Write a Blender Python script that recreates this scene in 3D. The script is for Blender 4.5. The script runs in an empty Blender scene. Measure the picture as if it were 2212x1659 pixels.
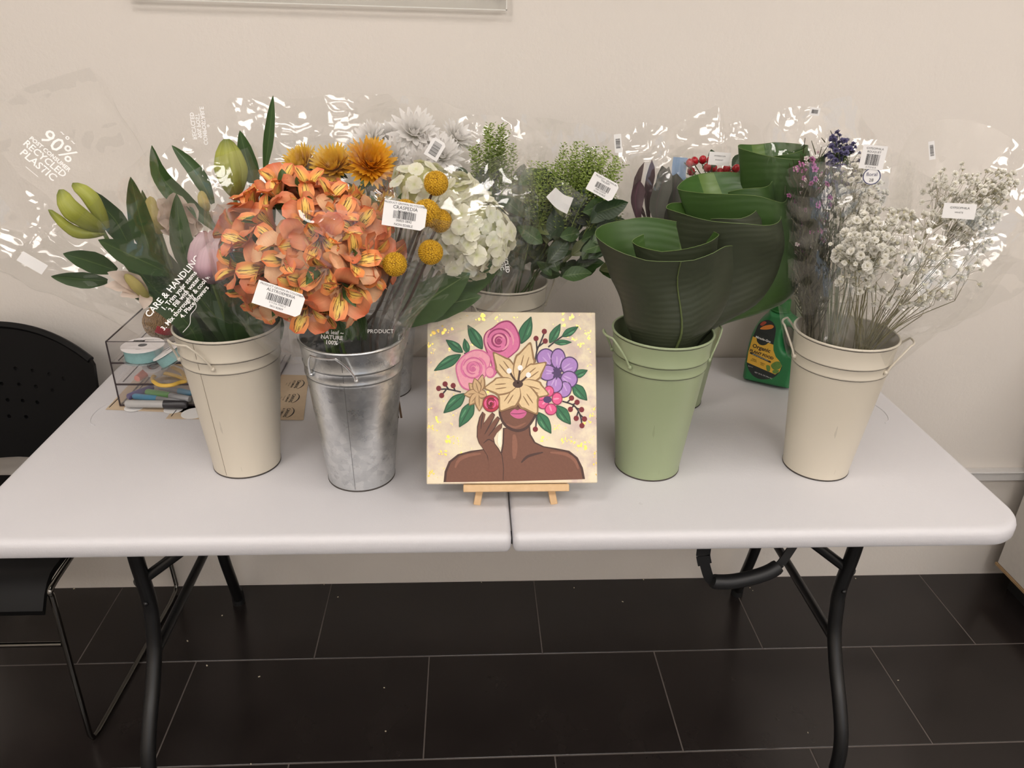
import bpy, bmesh, math, random
from mathutils import Vector as V, Matrix as Mx, Quaternion, noise, geometry

# ------------------------------------------------------------------ camera, light, exposure
SC = bpy.context.scene
COL = SC.collection
noise.seed_set(7)
IW, IH, FPX = 2212, 1659, 1627.3
CAM = V((-.077, -1.768, 1.5145))
_p, _y, _r = .4513, .0675, .0294
FWD = V((math.sin(_y)*math.cos(_p), math.cos(_y)*math.cos(_p), -math.sin(_p)))
_r0 = V((math.cos(_y), -math.sin(_y), 0)); _u0 = _r0.cross(FWD)
RGT = _r0*math.cos(_r)+_u0*math.sin(_r); UPV = -_r0*math.sin(_r)+_u0*math.cos(_r)
cd = bpy.data.cameras.new('camera'); cam = bpy.data.objects.new('camera', cd); COL.objects.link(cam)
cd.sensor_width = 36; cd.lens = FPX/IW*36; cd.clip_start = .02; cd.clip_end = 50
cam.matrix_world = Mx(((RGT.x, UPV.x, -FWD.x, CAM.x), (RGT.y, UPV.y, -FWD.y, CAM.y), (RGT.z, UPV.z, -FWD.z, CAM.z), (0, 0, 0, 1)))
SC.camera = cam
SC.view_settings.view_transform = 'Standard'; SC.view_settings.look = 'None'
SC.view_settings.gamma = 1; SC.view_settings.use_curve_mapping = False
SC.view_settings.exposure = 0.21
wd = bpy.data.worlds.new('world'); SC.world = wd; wd.use_nodes = True
wd.node_tree.nodes['Background'].inputs[0].default_value = (.70, .82, 1.0, 1)
wd.node_tree.nodes['Background'].inputs[1].default_value = 1.0
SC.cycles.transparent_max_bounces = 20; SC.cycles.max_bounces = 6
SC.cycles.diffuse_bounces = 3; SC.cycles.glossy_bounces = 3; SC.cycles.transmission_bounces = 4
SC.cycles.use_light_tree = False; SC.cycles.adaptive_threshold = .2
SC.cycles.caustics_reflective = False; SC.cycles.caustics_refractive = False
SC.cycles.sample_clamp_indirect = 6
try: SC.cycles.use_denoising = True
except Exception: pass
LIGHT_E = 9.6                      # radiance of the ceiling panels
LIGHT_C = (1.0, .938, .89)
LIGHT_POS = [(-.75, -1.15, .6, .6, 'over the left end of the table'), (1.35, -1.15, .6, .6, 'over the right end of the table'), (-1.7, -2.6, 1.2, .6, 'at mid room on the left'), (.3, -2.6, 1.2, .6, 'in the middle of the room'),
             (2.2, -2.6, 1.2, .6, 'at mid room on the right'), (-1.7, -3.9, 1.2, .6, 'at the back left of the room'), (.3, -3.9, 1.2, .6, 'at the back center of the room'), (2.2, -3.9, 1.2, .6, 'at the back right of the room')]
CEIL = 2.75

def at(px, py, Y):
    """point of the photograph's pixel (px,py) at depth plane y = Y"""
    d = FWD + RGT*((px-IW/2)/FPX) - UPV*((py-IH/2)/FPX)
    return CAM + d*((Y-CAM.y)/d.y)
def onz(px, py, Z):
    d = FWD + RGT*((px-IW/2)/FPX) - UPV*((py-IH/2)/FPX)
    return CAM + d*((Z-CAM.z)/d.z)

# ------------------------------------------------------------------ helpers
WMX = {}
def world_of(p): return WMX.get(p.name, Mx()) if p else Mx()
def link(o, parent=None, M=None):
    COL.objects.link(o)
    Pm = world_of(parent)
    if M is None: M = Pm
    if parent: o.parent = parent
    o.matrix_basis = Pm.inverted() @ M
    WMX[o.name] = M.copy()
    return o
def tag(o, label, cat=None, group=None, kind=None):
    if label: o['label'] = label
    if cat: o['category'] = cat
    if group: o['group'] = group
    if kind: o['kind'] = kind
    return o
def thing(name, loc, label, cat, group=None, kind=None):
    o = bpy.data.objects.new(name, None); o.empty_display_size = .05
    link(o, None, Mx.Translation(V(loc)))
    return tag(o, label, cat, group, kind)
def inst(name, mesh, M, parent=None):
    return link(bpy.data.objects.new(name, mesh), parent, M)
def frame(origin, zdir, xhint=V((1, 0, 0)), s=1.0):
    z = V(zdir).normalized(); x = V(xhint) - z*V(xhint).dot(z)
    if x.length < 1e-4: x = z.orthogonal()
    x.normalize(); y = z.cross(x)
    return Mx(((x.x*s, y.x*s, z.x*s, origin[0]), (x.y*s, y.y*s, z.y*s, origin[1]), (x.z*s, y.z*s, z.z*s, origin[2]), (0, 0, 0, 1)))
def catmull(pts, n, closed=False):
    pts = [V(p) for p in pts]; out = []; m = len(pts)
    segs = m if closed else m-1
    for i in range(segs):
        if closed: a, b, c, d = pts[i-1], pts[i], pts[(i+1) % m], pts[(i+2) % m]
        else: a, b, c, d = pts[max(i-1, 0)], pts[i], pts[i+1], pts[min(i+2, m-1)]
        for k in range(n):
            t = k/n
            out.append(.5*((2*b)+(c-a)*t+(2*a-5*b+4*c-d)*t*t+(3*b-a-3*c+d)*t**3))
    if not closed: out.append(pts[-1].copy())
    return out
def lerp(a, b, t): return a+(b-a)*t
def curve1(keys, t):
    if t <= keys[0][0]: return keys[0][1]
    for (a, va), (b, vb) in zip(keys, keys[1:]):
        if t <= b: return va+(vb-va)*(t-a)/(b-a)
    return keys[-1][1]

class MB:
    def __init__(s): s.v = []; s.f = []; s.uv = {}; s.mi = []; s.cur = 0
    def add(s, vs, fs, uvs=None):
        o = len(s.v); s.v += [V(p) for p in vs]
        for f in fs: s.f.append([i+o for i in f]); s.mi.append(s.cur)
        if uvs:
            for i, q in enumerate(uvs): s.uv[o+i] = q
    def box(s, c, size, M=None, bev=0):
        x, y, z = [q/2 for q in size]; c = V(c)
        if bev:
            b = min(bev, x*.9, y*.9, z*.9); vs = []
            for sz in (-1, 1):
                for sx in (-1, 1):
                    for sy in (-1, 1):
                        vs += [V((sx*x, sy*(y-b), sz*(z-b))), V((sx*(x-b), sy*y, sz*(z-b))), V((sx*(x-b), sy*(y-b), sz*z))]
            bm = bmesh.new()
            for p in vs: bm.verts.new(p)
            r = bmesh.ops.convex_hull(bm, input=bm.verts); bm.verts.ensure_lookup_table(); bm.verts.index_update()
            vv = [p.co.copy() for p in bm.verts]; ff = [[q.index for q in f.verts] for f in bm.faces]; bm.free()
        else:
            vv = [V((a*x, b*y, d*z)) for a in (-1, 1) for b in (-1, 1) for d in (-1, 1)]
            ff = [(0, 1, 3, 2), (4, 6, 7, 5), (0, 4, 5, 1), (2, 3, 7, 6), (0, 2, 6, 4), (1, 5, 7, 3)]
        s.add([(M @ p if M else p)+c for p in vv], ff); return s
    def tube(s, pts, r, n=8, cap=True, flat=None):
        pts = [V(p) for p in pts]; m = len(pts); vs = []; fs = []
        rr = r if isinstance(r, (list, tuple)) else [r]*m
        t = (pts[1]-pts[0]).normalized(); nrm = t.orthogonal().normalized()
        for i, p in enumerate(pts):
            tt = (pts[min(i+1, m-1)]-pts[max(i-1, 0)])
            if tt.length < 1e-9: tt = t
            tt.normalize()
            q = t.rotation_difference(tt); nrm = (q @ nrm); nrm = (nrm-tt*nrm.dot(tt)).normalized(); t = tt
            bn = t.cross(nrm)
            for k in range(n):
                a = 2*math.pi*k/n
                vs.append(p+(nrm*math.cos(a)+bn*math.sin(a))*rr[i])
        for i in range(m-1):
            for k in range(n):
                k2 = (k+1) % n; fs.append((i*n+k, i*n+k2, (i+1)*n+k2, (i+1)*n+k))
        if cap: fs.append(list(range(n))[::-1]); fs.append([(m-1)*n+k for k in range(n)])
        s.add(vs, fs); return s
    def lathe(s, prof, n=40, c=(0, 0, 0), M=None, a0=0, a1=2*math.pi):
        c = V(c); full = abs(a1-a0-2*math.pi) < 1e-6; k = n if full else n+1; vs = []; fs = []; m = len(prof)
        for j in range(k):
            a = a0+(a1-a0)*j/n
            for r, z in prof:
                p = V((r*math.cos(a), r*math.sin(a), z)); vs.append((M @ p if M else p)+c)
        for j in range(n):
            j2 = (j+1) % k
            for i in range(m-1): fs.append((j*m+i, j2*m+i, j2*m+i+1, j*m+i+1))
        s.add(vs, fs); return s
    def grid(s, fn, nu, nv, closed=False):
        vs = []; fs = []; uv = []; cu = nu if closed else nu+1
        for j in range(nv+1):
            for i in range(cu):
                vs.append(fn(i/nu, j/nv)); uv.append((i/nu, j/nv))
        for j in range(nv):
            for i in range(nu):
                i2 = (i+1) % cu; fs.append((j*cu+i, j*cu+i2, (j+1)*cu+i2, (j+1)*cu+i))
        s.add(vs, fs, uv); return s
    def prism(s, pts, h, M=None):
        """closed 2-D outline extruded 0..h along z"""
        tri = geometry.tessellate_polygon([[V((p[0], p[1], 0)) for p in pts]]); n = len(pts)
        vs = [V((p[0], p[1], 0)) for p in pts]+[V((p[0], p[1], h)) for p in pts]
        if M: vs = [M @ p for p in vs]
        fs = [tuple(t[::-1]) for t in tri]+[tuple(i+n for i in t) for t in tri]
        fs += [(i, (i+1) % n, n+(i+1) % n, n+i) for i in range(n)]
        s.add(vs, fs); return s
    def ball(s, c, r, nu=10, nv=7, sc=(1, 1, 1), M=None):
        c = V(c)
        prof = [(r*math.sin(math.pi*i/nv), -r*math.cos(math.pi*i/nv)) for i in range(nv+1)]
        vs = []; fs = []
        for i, (rr, z) in enumerate(prof):
            for j in range(nu):
                a = 2*math.pi*j/nu; p = V((rr*math.cos(a)*sc[0], rr*math.sin(a)*sc[1], z*sc[2])); vs.append((M @ p if M else p)+c)
        for i in range(nv):
            for j in range(nu): j2 = (j+1) % nu; fs.append((i*nu+j, i*nu+j2, (i+1)*nu+j2, (i+1)*nu+j))
        s.add(vs, fs); return s
    def mesh(s, name, mats, smooth=True, inv=None):
        me = bpy.data.meshes.new(name)
        me.from_pydata([inv @ p for p in s.v] if inv else s.v, [], s.f)
        for m in (mats if isinstance(mats, (list, tuple)) else [mats]): me.materials.append(m)
        if any(s.mi): me.polygons.foreach_set('material_index', s.mi)
        if s.uv:
            ul = me.uv_layers.new(name='UVMap')
            for lp in me.loops: ul.data[lp.index].uv = s.uv.get(lp.vertex_index, (0, 0))
        bm = bmesh.new(); bm.from_mesh(me)
        bmesh.ops.remove_doubles(bm, verts=bm.verts, dist=1e-6)
        bmesh.ops.recalc_face_normals(bm, faces=bm.faces) if not s.uv else None
        bm.to_mesh(me); bm.free()
        if smooth:
            me.polygons.foreach_set('use_smooth', [True]*len(me.polygons))
            if smooth != 'all':
                try: me.set_sharp_from_angle(angle=math.radians(smooth if smooth is not True else 40))
                except Exception: pass
        me.update(); return me
    def build(s, name, mats, parent=None, smooth=True, M=None):
        Mw = M if M is not None else world_of(parent)
        return link(bpy.data.objects.new(name, s.mesh(name, mats, smooth, Mw.inverted())), parent, Mw)

# ------------------------------------------------------------------ materials
def srgb(r, g, b):
    f = lambda c: (c/255/12.92) if c/255 <= .04045 else ((c/255+.055)/1.055)**2.4
    return (f(r), f(g), f(b), 1)
class NT:
    def __init__(s, name):
        s.m = bpy.data.materials.new(name); s.m.use_nodes = True; s.t = s.m.node_tree; s.t.nodes.clear()
        s.out = s.n('ShaderNodeOutputMaterial')
    def n(s, k, **kw):
        d = s.t.nodes.new(k)
        for a, b in kw.items():
            if a.startswith('i_'):
                key = a[2:]; key = int(key) if key.isdigit() else key.replace('_', ' ')
                if hasattr(b, 'is_output') or type(b).__name__.startswith('NodeSocket'): s.t.links.new(b, d.inputs[key])
                else: d.inputs[key].default_value = b
            else: setattr(d, a, b)
        return d
    def l(s, a, b): s.t.links.new(a, b)
    def ramp(s, fac, stops, interp='LINEAR'):
        d = s.n('ShaderNodeValToRGB'); e = d.color_ramp.elements; d.color_ramp.interpolation = interp
        while len(e) > 1: e.remove(e[-1])
        e[0].position, e[0].color = stops[0]
        for p, c in stops[1:]: q = e.new(p); q.color = c
        s.l(fac, d.inputs[0]); return d.outputs[0]
    def mix(s, f, a, b, blend='MIX'):
        d = s.n('ShaderNodeMix', data_type='RGBA', blend_type=blend)
        for sock, val in ((d.inputs[0], f), (d.inputs[6], a), (d.inputs[7], b)):
            if hasattr(val, 'links') or type(val).__name__.startswith('NodeSocket'): s.l(val, sock)
            else: sock.default_value = val
        return d.outputs[2]
    def math(s, op, a, b=0.0, clamp=False):
        d = s.n('ShaderNodeMath', operation=op, use_clamp=clamp)
        for sock, val in ((d.inputs[0], a), (d.inputs[1], b)):
            if type(val).__name__.startswith('NodeSocket'): s.l(val, sock)
            else: sock.default_value = val
        return d.outputs[0]
    def coord(s, which='Object', scale=(1, 1, 1), rot=(0, 0, 0)):
        c = s.n('ShaderNodeTexCoord'); m = s.n('ShaderNodeMapping'); m.inputs['Scale'].default_value = scale; m.inputs['Rotation'].default_value = rot
        s.l(c.outputs[which], m.inputs[0]); return m.outputs[0]
    def noise(s, vec, scale, detail=3, rough=.5):
        return s.n('ShaderNodeTexNoise', i_Vector=vec, i_Scale=scale, i_Detail=detail, i_Roughness=rough).outputs[0]
    def bsdf(s, col, rough=.5, metal=0, bump=None, bstr=.2, bdist=.002, **kw):
        d = s.n('ShaderNodeBsdfPrincipled')
        for k, val in (('Base Color', col), ('Roughness', rough), ('Metallic', metal)):
            if type(val).__name__.startswith('NodeSocket'): s.l(val, d.inputs[k])
            else: d.inputs[k].default_value = val
        for k, val in kw.items():
            key = k.replace('_', ' ')
            if type(val).__name__.startswith('NodeSocket'): s.l(val, d.inputs[key])
            else: d.inputs[key].default_value = val
        if bump is not None:
            b = s.n('ShaderNodeBump', i_Strength=bstr, i_Distance=bdist, i_Height=bump); s.l(b.outputs[0], d.inputs['Normal'])
        s.l(d.outputs[0], s.out.inputs[0]); return d
def plain(name, rgb, rough=.5, metal=0, var=.06, scale=60, bstr=.0, **kw):
    """one colour with slight procedural variation"""
    t = NT(name); c = t.coord('Object'); nz = t.noise(c, scale, 3)
    b = srgb(*rgb); lo = tuple(max(0, q*(1-var)) for q in b[:3])+(1,); hi = tuple(min(1, q*(1+var)) for q in b[:3])+(1,)
    t.bsdf(t.mix(nz, lo, hi), rough, metal, bump=nz if bstr else None, bstr=bstr, **kw); return t.m
def petal_mat(name, stops, rough=.55, across=None, trans=.25, veins=0, grain=.08):
    """colour along the petal (UV v) with fine lengthwise veins, a little translucent"""
    t = NT(name); uv = t.n('ShaderNodeTexCoord').outputs['UV']; sep = t.n('ShaderNodeSeparateXYZ', i_0=uv)
    c = t.ramp(sep.outputs[1], [(p, srgb(*q)) for p, q in stops])
    mp = t.n('ShaderNodeMapping', i_0=uv); mp.inputs['Scale'].default_value = (34, 1.6, 1)
    nz = t.noise(mp.outputs[0], 1.0, 2)
    if grain: c = t.mix(t.math('MULTIPLY', t.math('SUBTRACT', nz, .4, True), grain*6), c, (0, 0, 0, 1))
    b = t.bsdf(c, rough, 0, bump=nz, bstr=.25, bdist=.001)
    if trans:
        tr = t.n('ShaderNodeBsdfTranslucent', i_Color=c); ms = t.n('ShaderNodeMixShader', i_0=trans)
        t.l(b.outputs[0], ms.inputs[1]); t.l(tr.outputs[0], ms.inputs[2]); t.l(ms.outputs[0], t.out.inputs[0])
    return t.m
def leaf_mat(name, c1, c2, rib, rough=.4, nveins=14, trans=.12, under=None):
    """blade colour with a paler midrib and side veins from UV (u across, v along)"""
    t = NT(name); uv = t.n('ShaderNodeTexCoord').outputs['UV']; sep = t.n('ShaderNodeSeparateXYZ', i_0=uv)
    d = t.math('ABSOLUTE', t.math('SUBTRACT', sep.outputs[0], .5))
    ph = t.math('ADD', t.math('MULTIPLY', sep.outputs[1], nveins*6.28), t.math('MULTIPLY', d, -nveins*2.4))
    wv = t.math('SINE', ph)
    nz = t.noise(t.coord('Object'), 18, 3)
    c = t.mix(nz, srgb(*c1), srgb(*c2))
    c = t.mix(t.math('MULTIPLY', t.math('GREATER_THAN', .022, d), .7), c, srgb(*rib))
    if under:
        g = t.n('ShaderNodeNewGeometry'); c = t.mix(g.outputs['Backfacing'], c, t.mix(nz, srgb(*under), srgb(*[q*.85 for q in under])))
    b = t.bsdf(c, rough, 0, bump=wv, bstr=.10, bdist=.001)
    if trans:
        tr = t.n('ShaderNodeBsdfTranslucent', i_Color=c); ms = t.n('ShaderNodeMixShader', i_0=trans)
        t.l(b.outputs[0], ms.inputs[1]); t.l(tr.outputs[0], ms.inputs[2]); t.l(ms.outputs[0], t.out.inputs[0])
    return t.m
def film_mat(name, tint=(.995, .995, .99), haze=.014, gloss=.068, rough=.06, scale=16, bstr=.55):
    """thin clear wrap: straight-through transparency, a fresnel sheen and crumples"""
    t = NT(name); c = t.coord('Object')
    n1 = t.noise(c, scale*.75, 0); n2 = t.noise(c, scale*1.9, 0)
    h = t.math('ADD', t.math('MULTIPLY', t.math('ABSOLUTE', t.math('SUBTRACT', n1, .5)), 2.4), t.math('ABSOLUTE', t.math('SUBTRACT', n2, .5)))
    b = t.n('ShaderNodeBump', i_Strength=bstr, i_Distance=.006, i_Height=h)
    gl = t.n('ShaderNodeBsdfGlossy', i_Color=(1, 1, 1, 1), i_Roughness=rough); t.l(b.outputs[0], gl.inputs['Normal'])
    df = t.n('ShaderNodeBsdfDiffuse', i_Color=(.9, .9, .88, 1))
    tp = t.n('ShaderNodeBsdfTransparent', i_Color=tint+(1,))
    lw = t.n('ShaderNodeLayerWeight', i_Blend=.35)
    fac = t.math('ADD', gloss, t.math('MULTIPLY', t.math('POWER', lw.outputs['Facing'], 4), .14))
    m1 = t.n('ShaderNodeMixShader', i_0=haze); t.l(tp.outputs[0], m1.inputs[1]); t.l(df.outputs[0], m1.inputs[2])
    m2 = t.n('ShaderNodeMixShader', i_0=fac); t.l(m1.outputs[0], m2.inputs[1]); t.l(gl.outputs[0], m2.inputs[2])
    t.l(m2.outputs[0], t.out.inputs[0]); return t.m
def clear_mat(name, tint=(.97, .97, .97), gloss=.07, rough=.03, haze=.02):
    t = NT(name)
    tp = t.n('ShaderNodeBsdfTransparent', i_Color=tint+(1,)); gl = t.n('ShaderNodeBsdfGlossy', i_Color=(1, 1, 1, 1), i_Roughness=rough)
    df = t.n('ShaderNodeBsdfDiffuse', i_Color=(.9, .9, .9, 1))
    lw = t.n('ShaderNodeLayerWeight', i_Blend=.4)
    fac = t.math('ADD', gloss, t.math('MULTIPLY', t.math('POWER', lw.outputs['Facing'], 4), .4))
    m1 = t.n('ShaderNodeMixShader', i_0=haze); t.l(tp.outputs[0], m1.inputs[1]); t.l(df.outputs[0], m1.inputs[2])
    m2 = t.n('ShaderNodeMixShader', i_0=fac); t.l(m1.outputs[0], m2.inputs[1]); t.l(gl.outputs[0], m2.inputs[2])
    t.l(m2.outputs[0], t.out.inputs[0]); return t.m

def text_mesh(txt, size, align='CENTER', extrude=0.0, shear=0, bold=0, res=2, space=1.0):
    cu = bpy.data.curves.new('lettering', 'FONT'); cu.body = txt; cu.size = size; cu.align_x = align; cu.align_y = 'CENTER'
    cu.extrude = extrude; cu.shear = shear; cu.offset = bold; cu.resolution_u = res; cu.space_character = space
    o = bpy.data.objects.new('lettering', cu); COL.objects.link(o)
    dg = bpy.context.evaluated_depsgraph_get(); me = bpy.data.meshes.new_from_object(o.evaluated_get(dg))
    bpy.data.objects.remove(o); bpy.data.curves.remove(cu); return me
def lettering(txt, size, mat, M, parent, name='lettering', bend=None, **kw):
    me = text_mesh(txt, size, **kw); me.materials.clear(); me.materials.append(mat)
    if bend:
        for p in me.vertices: p.co = bend(p.co)
    return inst(name, me, M, parent)
# ------------------------------------------------------------------ the room
def m_wall():
    t = NT('wall_paint'); c = t.coord('Object')
    n1 = t.noise(c, 95, 5, .6); n2 = t.noise(c, 1.7, 2)
    col = t.mix(n2, srgb(230, 222, 213), srgb(234, 227, 218))
    t.bsdf(col, .62, 0, bump=n1, bstr=.28, bdist=.003); return t.m
WALL = m_wall()
def m_tile():
    t = NT('dark_floor_tile'); c = t.coord('Object'); i = t.n('ShaderNodeObjectInfo')
    n1 = t.noise(c, 7, 4); n2 = t.noise(c, 140, 2)
    col = t.ramp(n1, [(.3, srgb(29, 25, 24)), (.7, srgb(39, 34, 32))])
    col = t.mix(t.math('MULTIPLY', i.outputs['Random'], .35), col, srgb(46, 40, 38))
    col = t.mix(t.math('GREATER_THAN', n2, .71), col, srgb(20, 18, 17))
    t.bsdf(col, t.math('ADD', .17, t.math('MULTIPLY', n1, .12)), 0, bump=n2, bstr=.03); return t.m
TILE = m_tile()
GROUT = plain('tile_grout', (96, 88, 83), .8, var=.1)
WHITE_TRIM = plain('white_trim_paint', (214, 211, 208), .45)
CEILM = plain('ceiling_paint', (226, 222, 214), .8)

XL, XR, YF = -3.0, 3.0, -4.6
fl = MB().box(((XL+XR)/2, (YF)/2, -.0258), (XR-XL+.4, -YF+.4, .05)).build('floor', GROUT, smooth=False)
tag(fl, 'dark rectangular floor tiles with thin pale grout lines', kind='structure')
TP, TR, TX0, TY1 = .5989, .3072, -.1741, -.2896
def tile_mesh(w, d):
    b = MB(); g = .0011
    b.box((0, 0, -.003), (w-2*g, d-2*g, .006), bev=.0012)
    return b.mesh('floor_tile', TILE, False)
tm = tile_mesh(TP, TR); tm0 = tile_mesh(TP, -TY1)
row = 0; y = 0.0
while y > YF:
    h = -TY1 if row == 0 else TR
    off = TX0 + (TP/2 if row % 2 == 0 else 0)
    k = math.floor((XL-off)/TP)
    while off+k*TP < XR:
        inst('floor_tile', tm0 if row == 0 else tm, Mx.Translation((off+(k+.5)*TP, y-h/2, 0)), fl); k += 1
    y -= h; row += 1
w = MB().box((0, .06, CEIL/2), (XR-XL+.4, .12, CEIL)).build('wall_back', WALL, smooth=False); tag(w, 'cream painted wall behind the flower table', kind='structure')
w = MB().box((XL-.06, YF/2, CEIL/2), (.12, -YF, CEIL)).build('wall_left', WALL, smooth=False); tag(w, 'cream side wall left of the room', kind='structure')
w = MB().box((XR+.06, YF/2, CEIL/2), (.12, -YF, CEIL)).build('wall_right', WALL, smooth=False); tag(w, 'cream side wall right of the room', kind='structure')
wx0, wx1, wz0, wz1 = .5, 2.5, .6, 2.35         # shop window in the wall behind the viewer
f = MB()
for (x0, x1, z0, z1) in ((XL-.2, wx0, 0, CEIL), (wx1, XR+.2, 0, CEIL), (wx0, wx1, 0, wz0), (wx0, wx1, wz1, CEIL)): f.box(((x0+x1)/2, YF-.06, (z0+z1)/2), (x1-x0, .12, z1-z0))
w = f.build('wall_front', WALL, smooth=False); tag(w, 'cream wall behind the viewer, around the shop window', kind='structure')
ALU = plain('window_aluminium', (120, 120, 120), .4, .8); PANE = clear_mat('window_glass', (.96, .97, .97), .05, .02, .0)
w = MB(); 
for x in (wx0, (wx0*2+wx1)/3, (wx0+2*wx1)/3, wx1): w.box((x, YF-.06, (wz0+wz1)/2), (.05, .08, wz1-wz0+.05))
for z in (wz0, wz1): w.box(((wx0+wx1)/2, YF-.06, z), (wx1-wx0, .08, .05))
w = w.build('window_1', ALU, smooth=False); tag(w, 'wide shop window behind the viewer', kind='structure')
for k in range(3): MB().box((wx0+(wx1-wx0)*(k+.5)/3, YF-.06, (wz0+wz1)/2), ((wx1-wx0)/3-.05, .006, wz1-wz0-.05)).build('pane', PANE, w, False)
w = MB().box((0, YF/2, CEIL+.05), (XR-XL+.4, -YF+.4, .1)).build('ceiling', CEILM, smooth=False); tag(w, 'plain white ceiling with light panels', kind='structure')
# raceway on the wall, right of the table
r = MB(); r.box((1.8, -.011, .368), (2.38, .022, .026), bev=.003); r.box((1.8, -.013, .3845), (2.38, .026, .007), bev=.002)
tag(r.build('trim_1', WHITE_TRIM, smooth=False), 'white raceway strip along the wall beside the table', kind='structure')
# ceiling light panels
t = NT('light_diffuser'); e = t.n('ShaderNodeEmission', i_Color=LIGHT_C+(1,), i_Strength=LIGHT_E); t.l(e.outputs[0], t.out.inputs[0]); DIFFUSER = t.m; DIFFUSER.cycles.emission_sampling = 'FRONT'
LFRAME = plain('light_frame', (235, 235, 233), .4)
for lx, ly, lw, ld, wh in LIGHT_POS:
    L = thing('ceiling_light', (lx, ly, CEIL), 'flat ceiling light panel '+wh, 'ceiling light', 'ceiling light panels')
    q = MB(); hx, hy = lw/2-.01, ld/2-.01; q.add([(lx-hx, ly-hy, CEIL-.012), (lx-hx, ly+hy, CEIL-.012), (lx+hx, ly+hy, CEIL-.012), (lx+hx, ly-hy, CEIL-.012)], [(0, 1, 2, 3)]); q.uv = {0: (0, 0)}; q.build('diffuser', DIFFUSER, L, False)
    f = MB()
    for sx in (-1, 1): f.box((lx+sx*lw/2, ly, CEIL-.011), (.025, ld+.025, .022)); f.box((lx, ly+sx*ld/2, CEIL-.011), (lw-.025, .025, .022))
    f.build('frame', LFRAME, L, False)
# clear sign panel on the wall
ACR = clear_mat('clear_acrylic', (.93, .935, .925), .06, .04, .05)
EDGE = plain('acrylic_edge', (232, 230, 222), .3)
STEEL = plain('brushed_steel', (170, 168, 164), .35, 1)
s = thing('acrylic_sign_panel', (-.375, 0, 1.53), 'clear acrylic sign panel standing off the wall above the flowers', 'wall panel')
MB().box((-.3755, -.018, 1.78), (.762, .005, .5)).build('panel', ACR, s, False)
e = MB()
e.box((-.3755, -.018, 1.5305), (.766, .006, .002)); e.box((-.3755, -.018, 2.0295), (.766, .006, .002))
for sx in (-.7575, .0065): e.box((sx, -.018, 1.78), (.002, .006, .5))
e.build('edge', EDGE, s, False)
for sx in (-.735, -.016):
    for sz in (1.565, 1.995):
        b = MB().tube([(sx, 0, sz), (sx, -.024, sz)], .008, 14); b.tube([(sx, -.022, sz), (sx, -.027, sz)], .011, 14); b.build('standoff', STEEL, s, 30)
# white cabinet, right of the table
CABM = plain('white_laminate', (216, 211, 204), .45); WOODE = plain('raw_board_edge', (168, 138, 100), .7, var=.15); DARK = plain('toe_kick_black', (16, 15, 15), .6)
s = thing('white_cabinet', (1.8, -.33, 0), 'white laminate cabinet with raw wooden bottom edge against the wall, right of the table', 'cabinet')
b = MB().box((1.805, -.32, .5), (.60, .52, .816), bev=.003).build('body', CABM, s, False)
MB().box((1.805, -.32, .0885), (.606, .526, .007)).build('bottom_edge', WOODE, s, False)
MB().box((1.83, -.30, .0425), (.54, .46, .085)).build('toe_kick', DARK, s, False)
for k in (0, 1):
    d = MB().box((1.66+k*.29, -.59, .5), (.285, .018, .80), bev=.003).build('door', CABM, s, False)
    MB().tube([(1.785+k*.04, -.60, .78), (1.785+k*.04, -.625, .78), (1.785+k*.04, -.625, .66), (1.785+k*.04, -.60, .66)], .005, 8).build('handle', STEEL, d)
# ------------------------------------------------------------------ folding table
def m_tabletop():
    t = NT('white_plastic_top'); c = t.coord('Object')
    n1 = t.noise(c, 420, 3); n2 = t.noise(c, 2.6, 3); n3 = t.noise(c, 55, 4)
    col = t.mix(n2, srgb(208, 206, 209), srgb(214, 212, 214))
    n4 = t.noise(c, 9, 5, .7)
    col = t.mix(t.math('MULTIPLY', t.math('GREATER_THAN', n4, .715), .22), col, srgb(170, 168, 168))
    h = t.math('ADD', n1, n3); t.bsdf(col, .46, 0, bump=h, bstr=.16, bdist=.0015); return t.m
TOPM = m_tabletop()
BLKTUBE = plain('black_powder_coat', (17, 17, 18), .38, var=.15)
BLKPLAS = plain('black_rubber', (20, 20, 21), .5)
TZ, TYF, TYB, TL = .74, -.754, -.006, .915
tb = thing('folding_table', (0, -.38, 0), 'long white plastic folding table with black legs, under all the flower buckets', 'table')
def half_outline(sg, ins):
    R = .075; pts = []
    x0 = .0012+ins*.8; x1 = TL-ins; y0 = TYF+ins; y1 = TYB-ins; r = R-ins; rs = max(.004, .012-ins)
    def arc(cx, cy, a0, a1, rad, n):
        for i in range(n+1):
            a = math.radians(a0+(a1-a0)*i/n); pts.append((cx+rad*math.cos(a), cy+rad*math.sin(a)))
    arc(x0+rs, y0+rs, 180, 270, rs, 4); arc(x1-r, y0+r, 270, 360, r, 10); arc(x1-r, y1-r, 0, 90, r, 10); arc(x0+rs, y1-rs, 90, 180, rs, 4)
    return [(sg*x, y) for x, y in pts]
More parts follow.
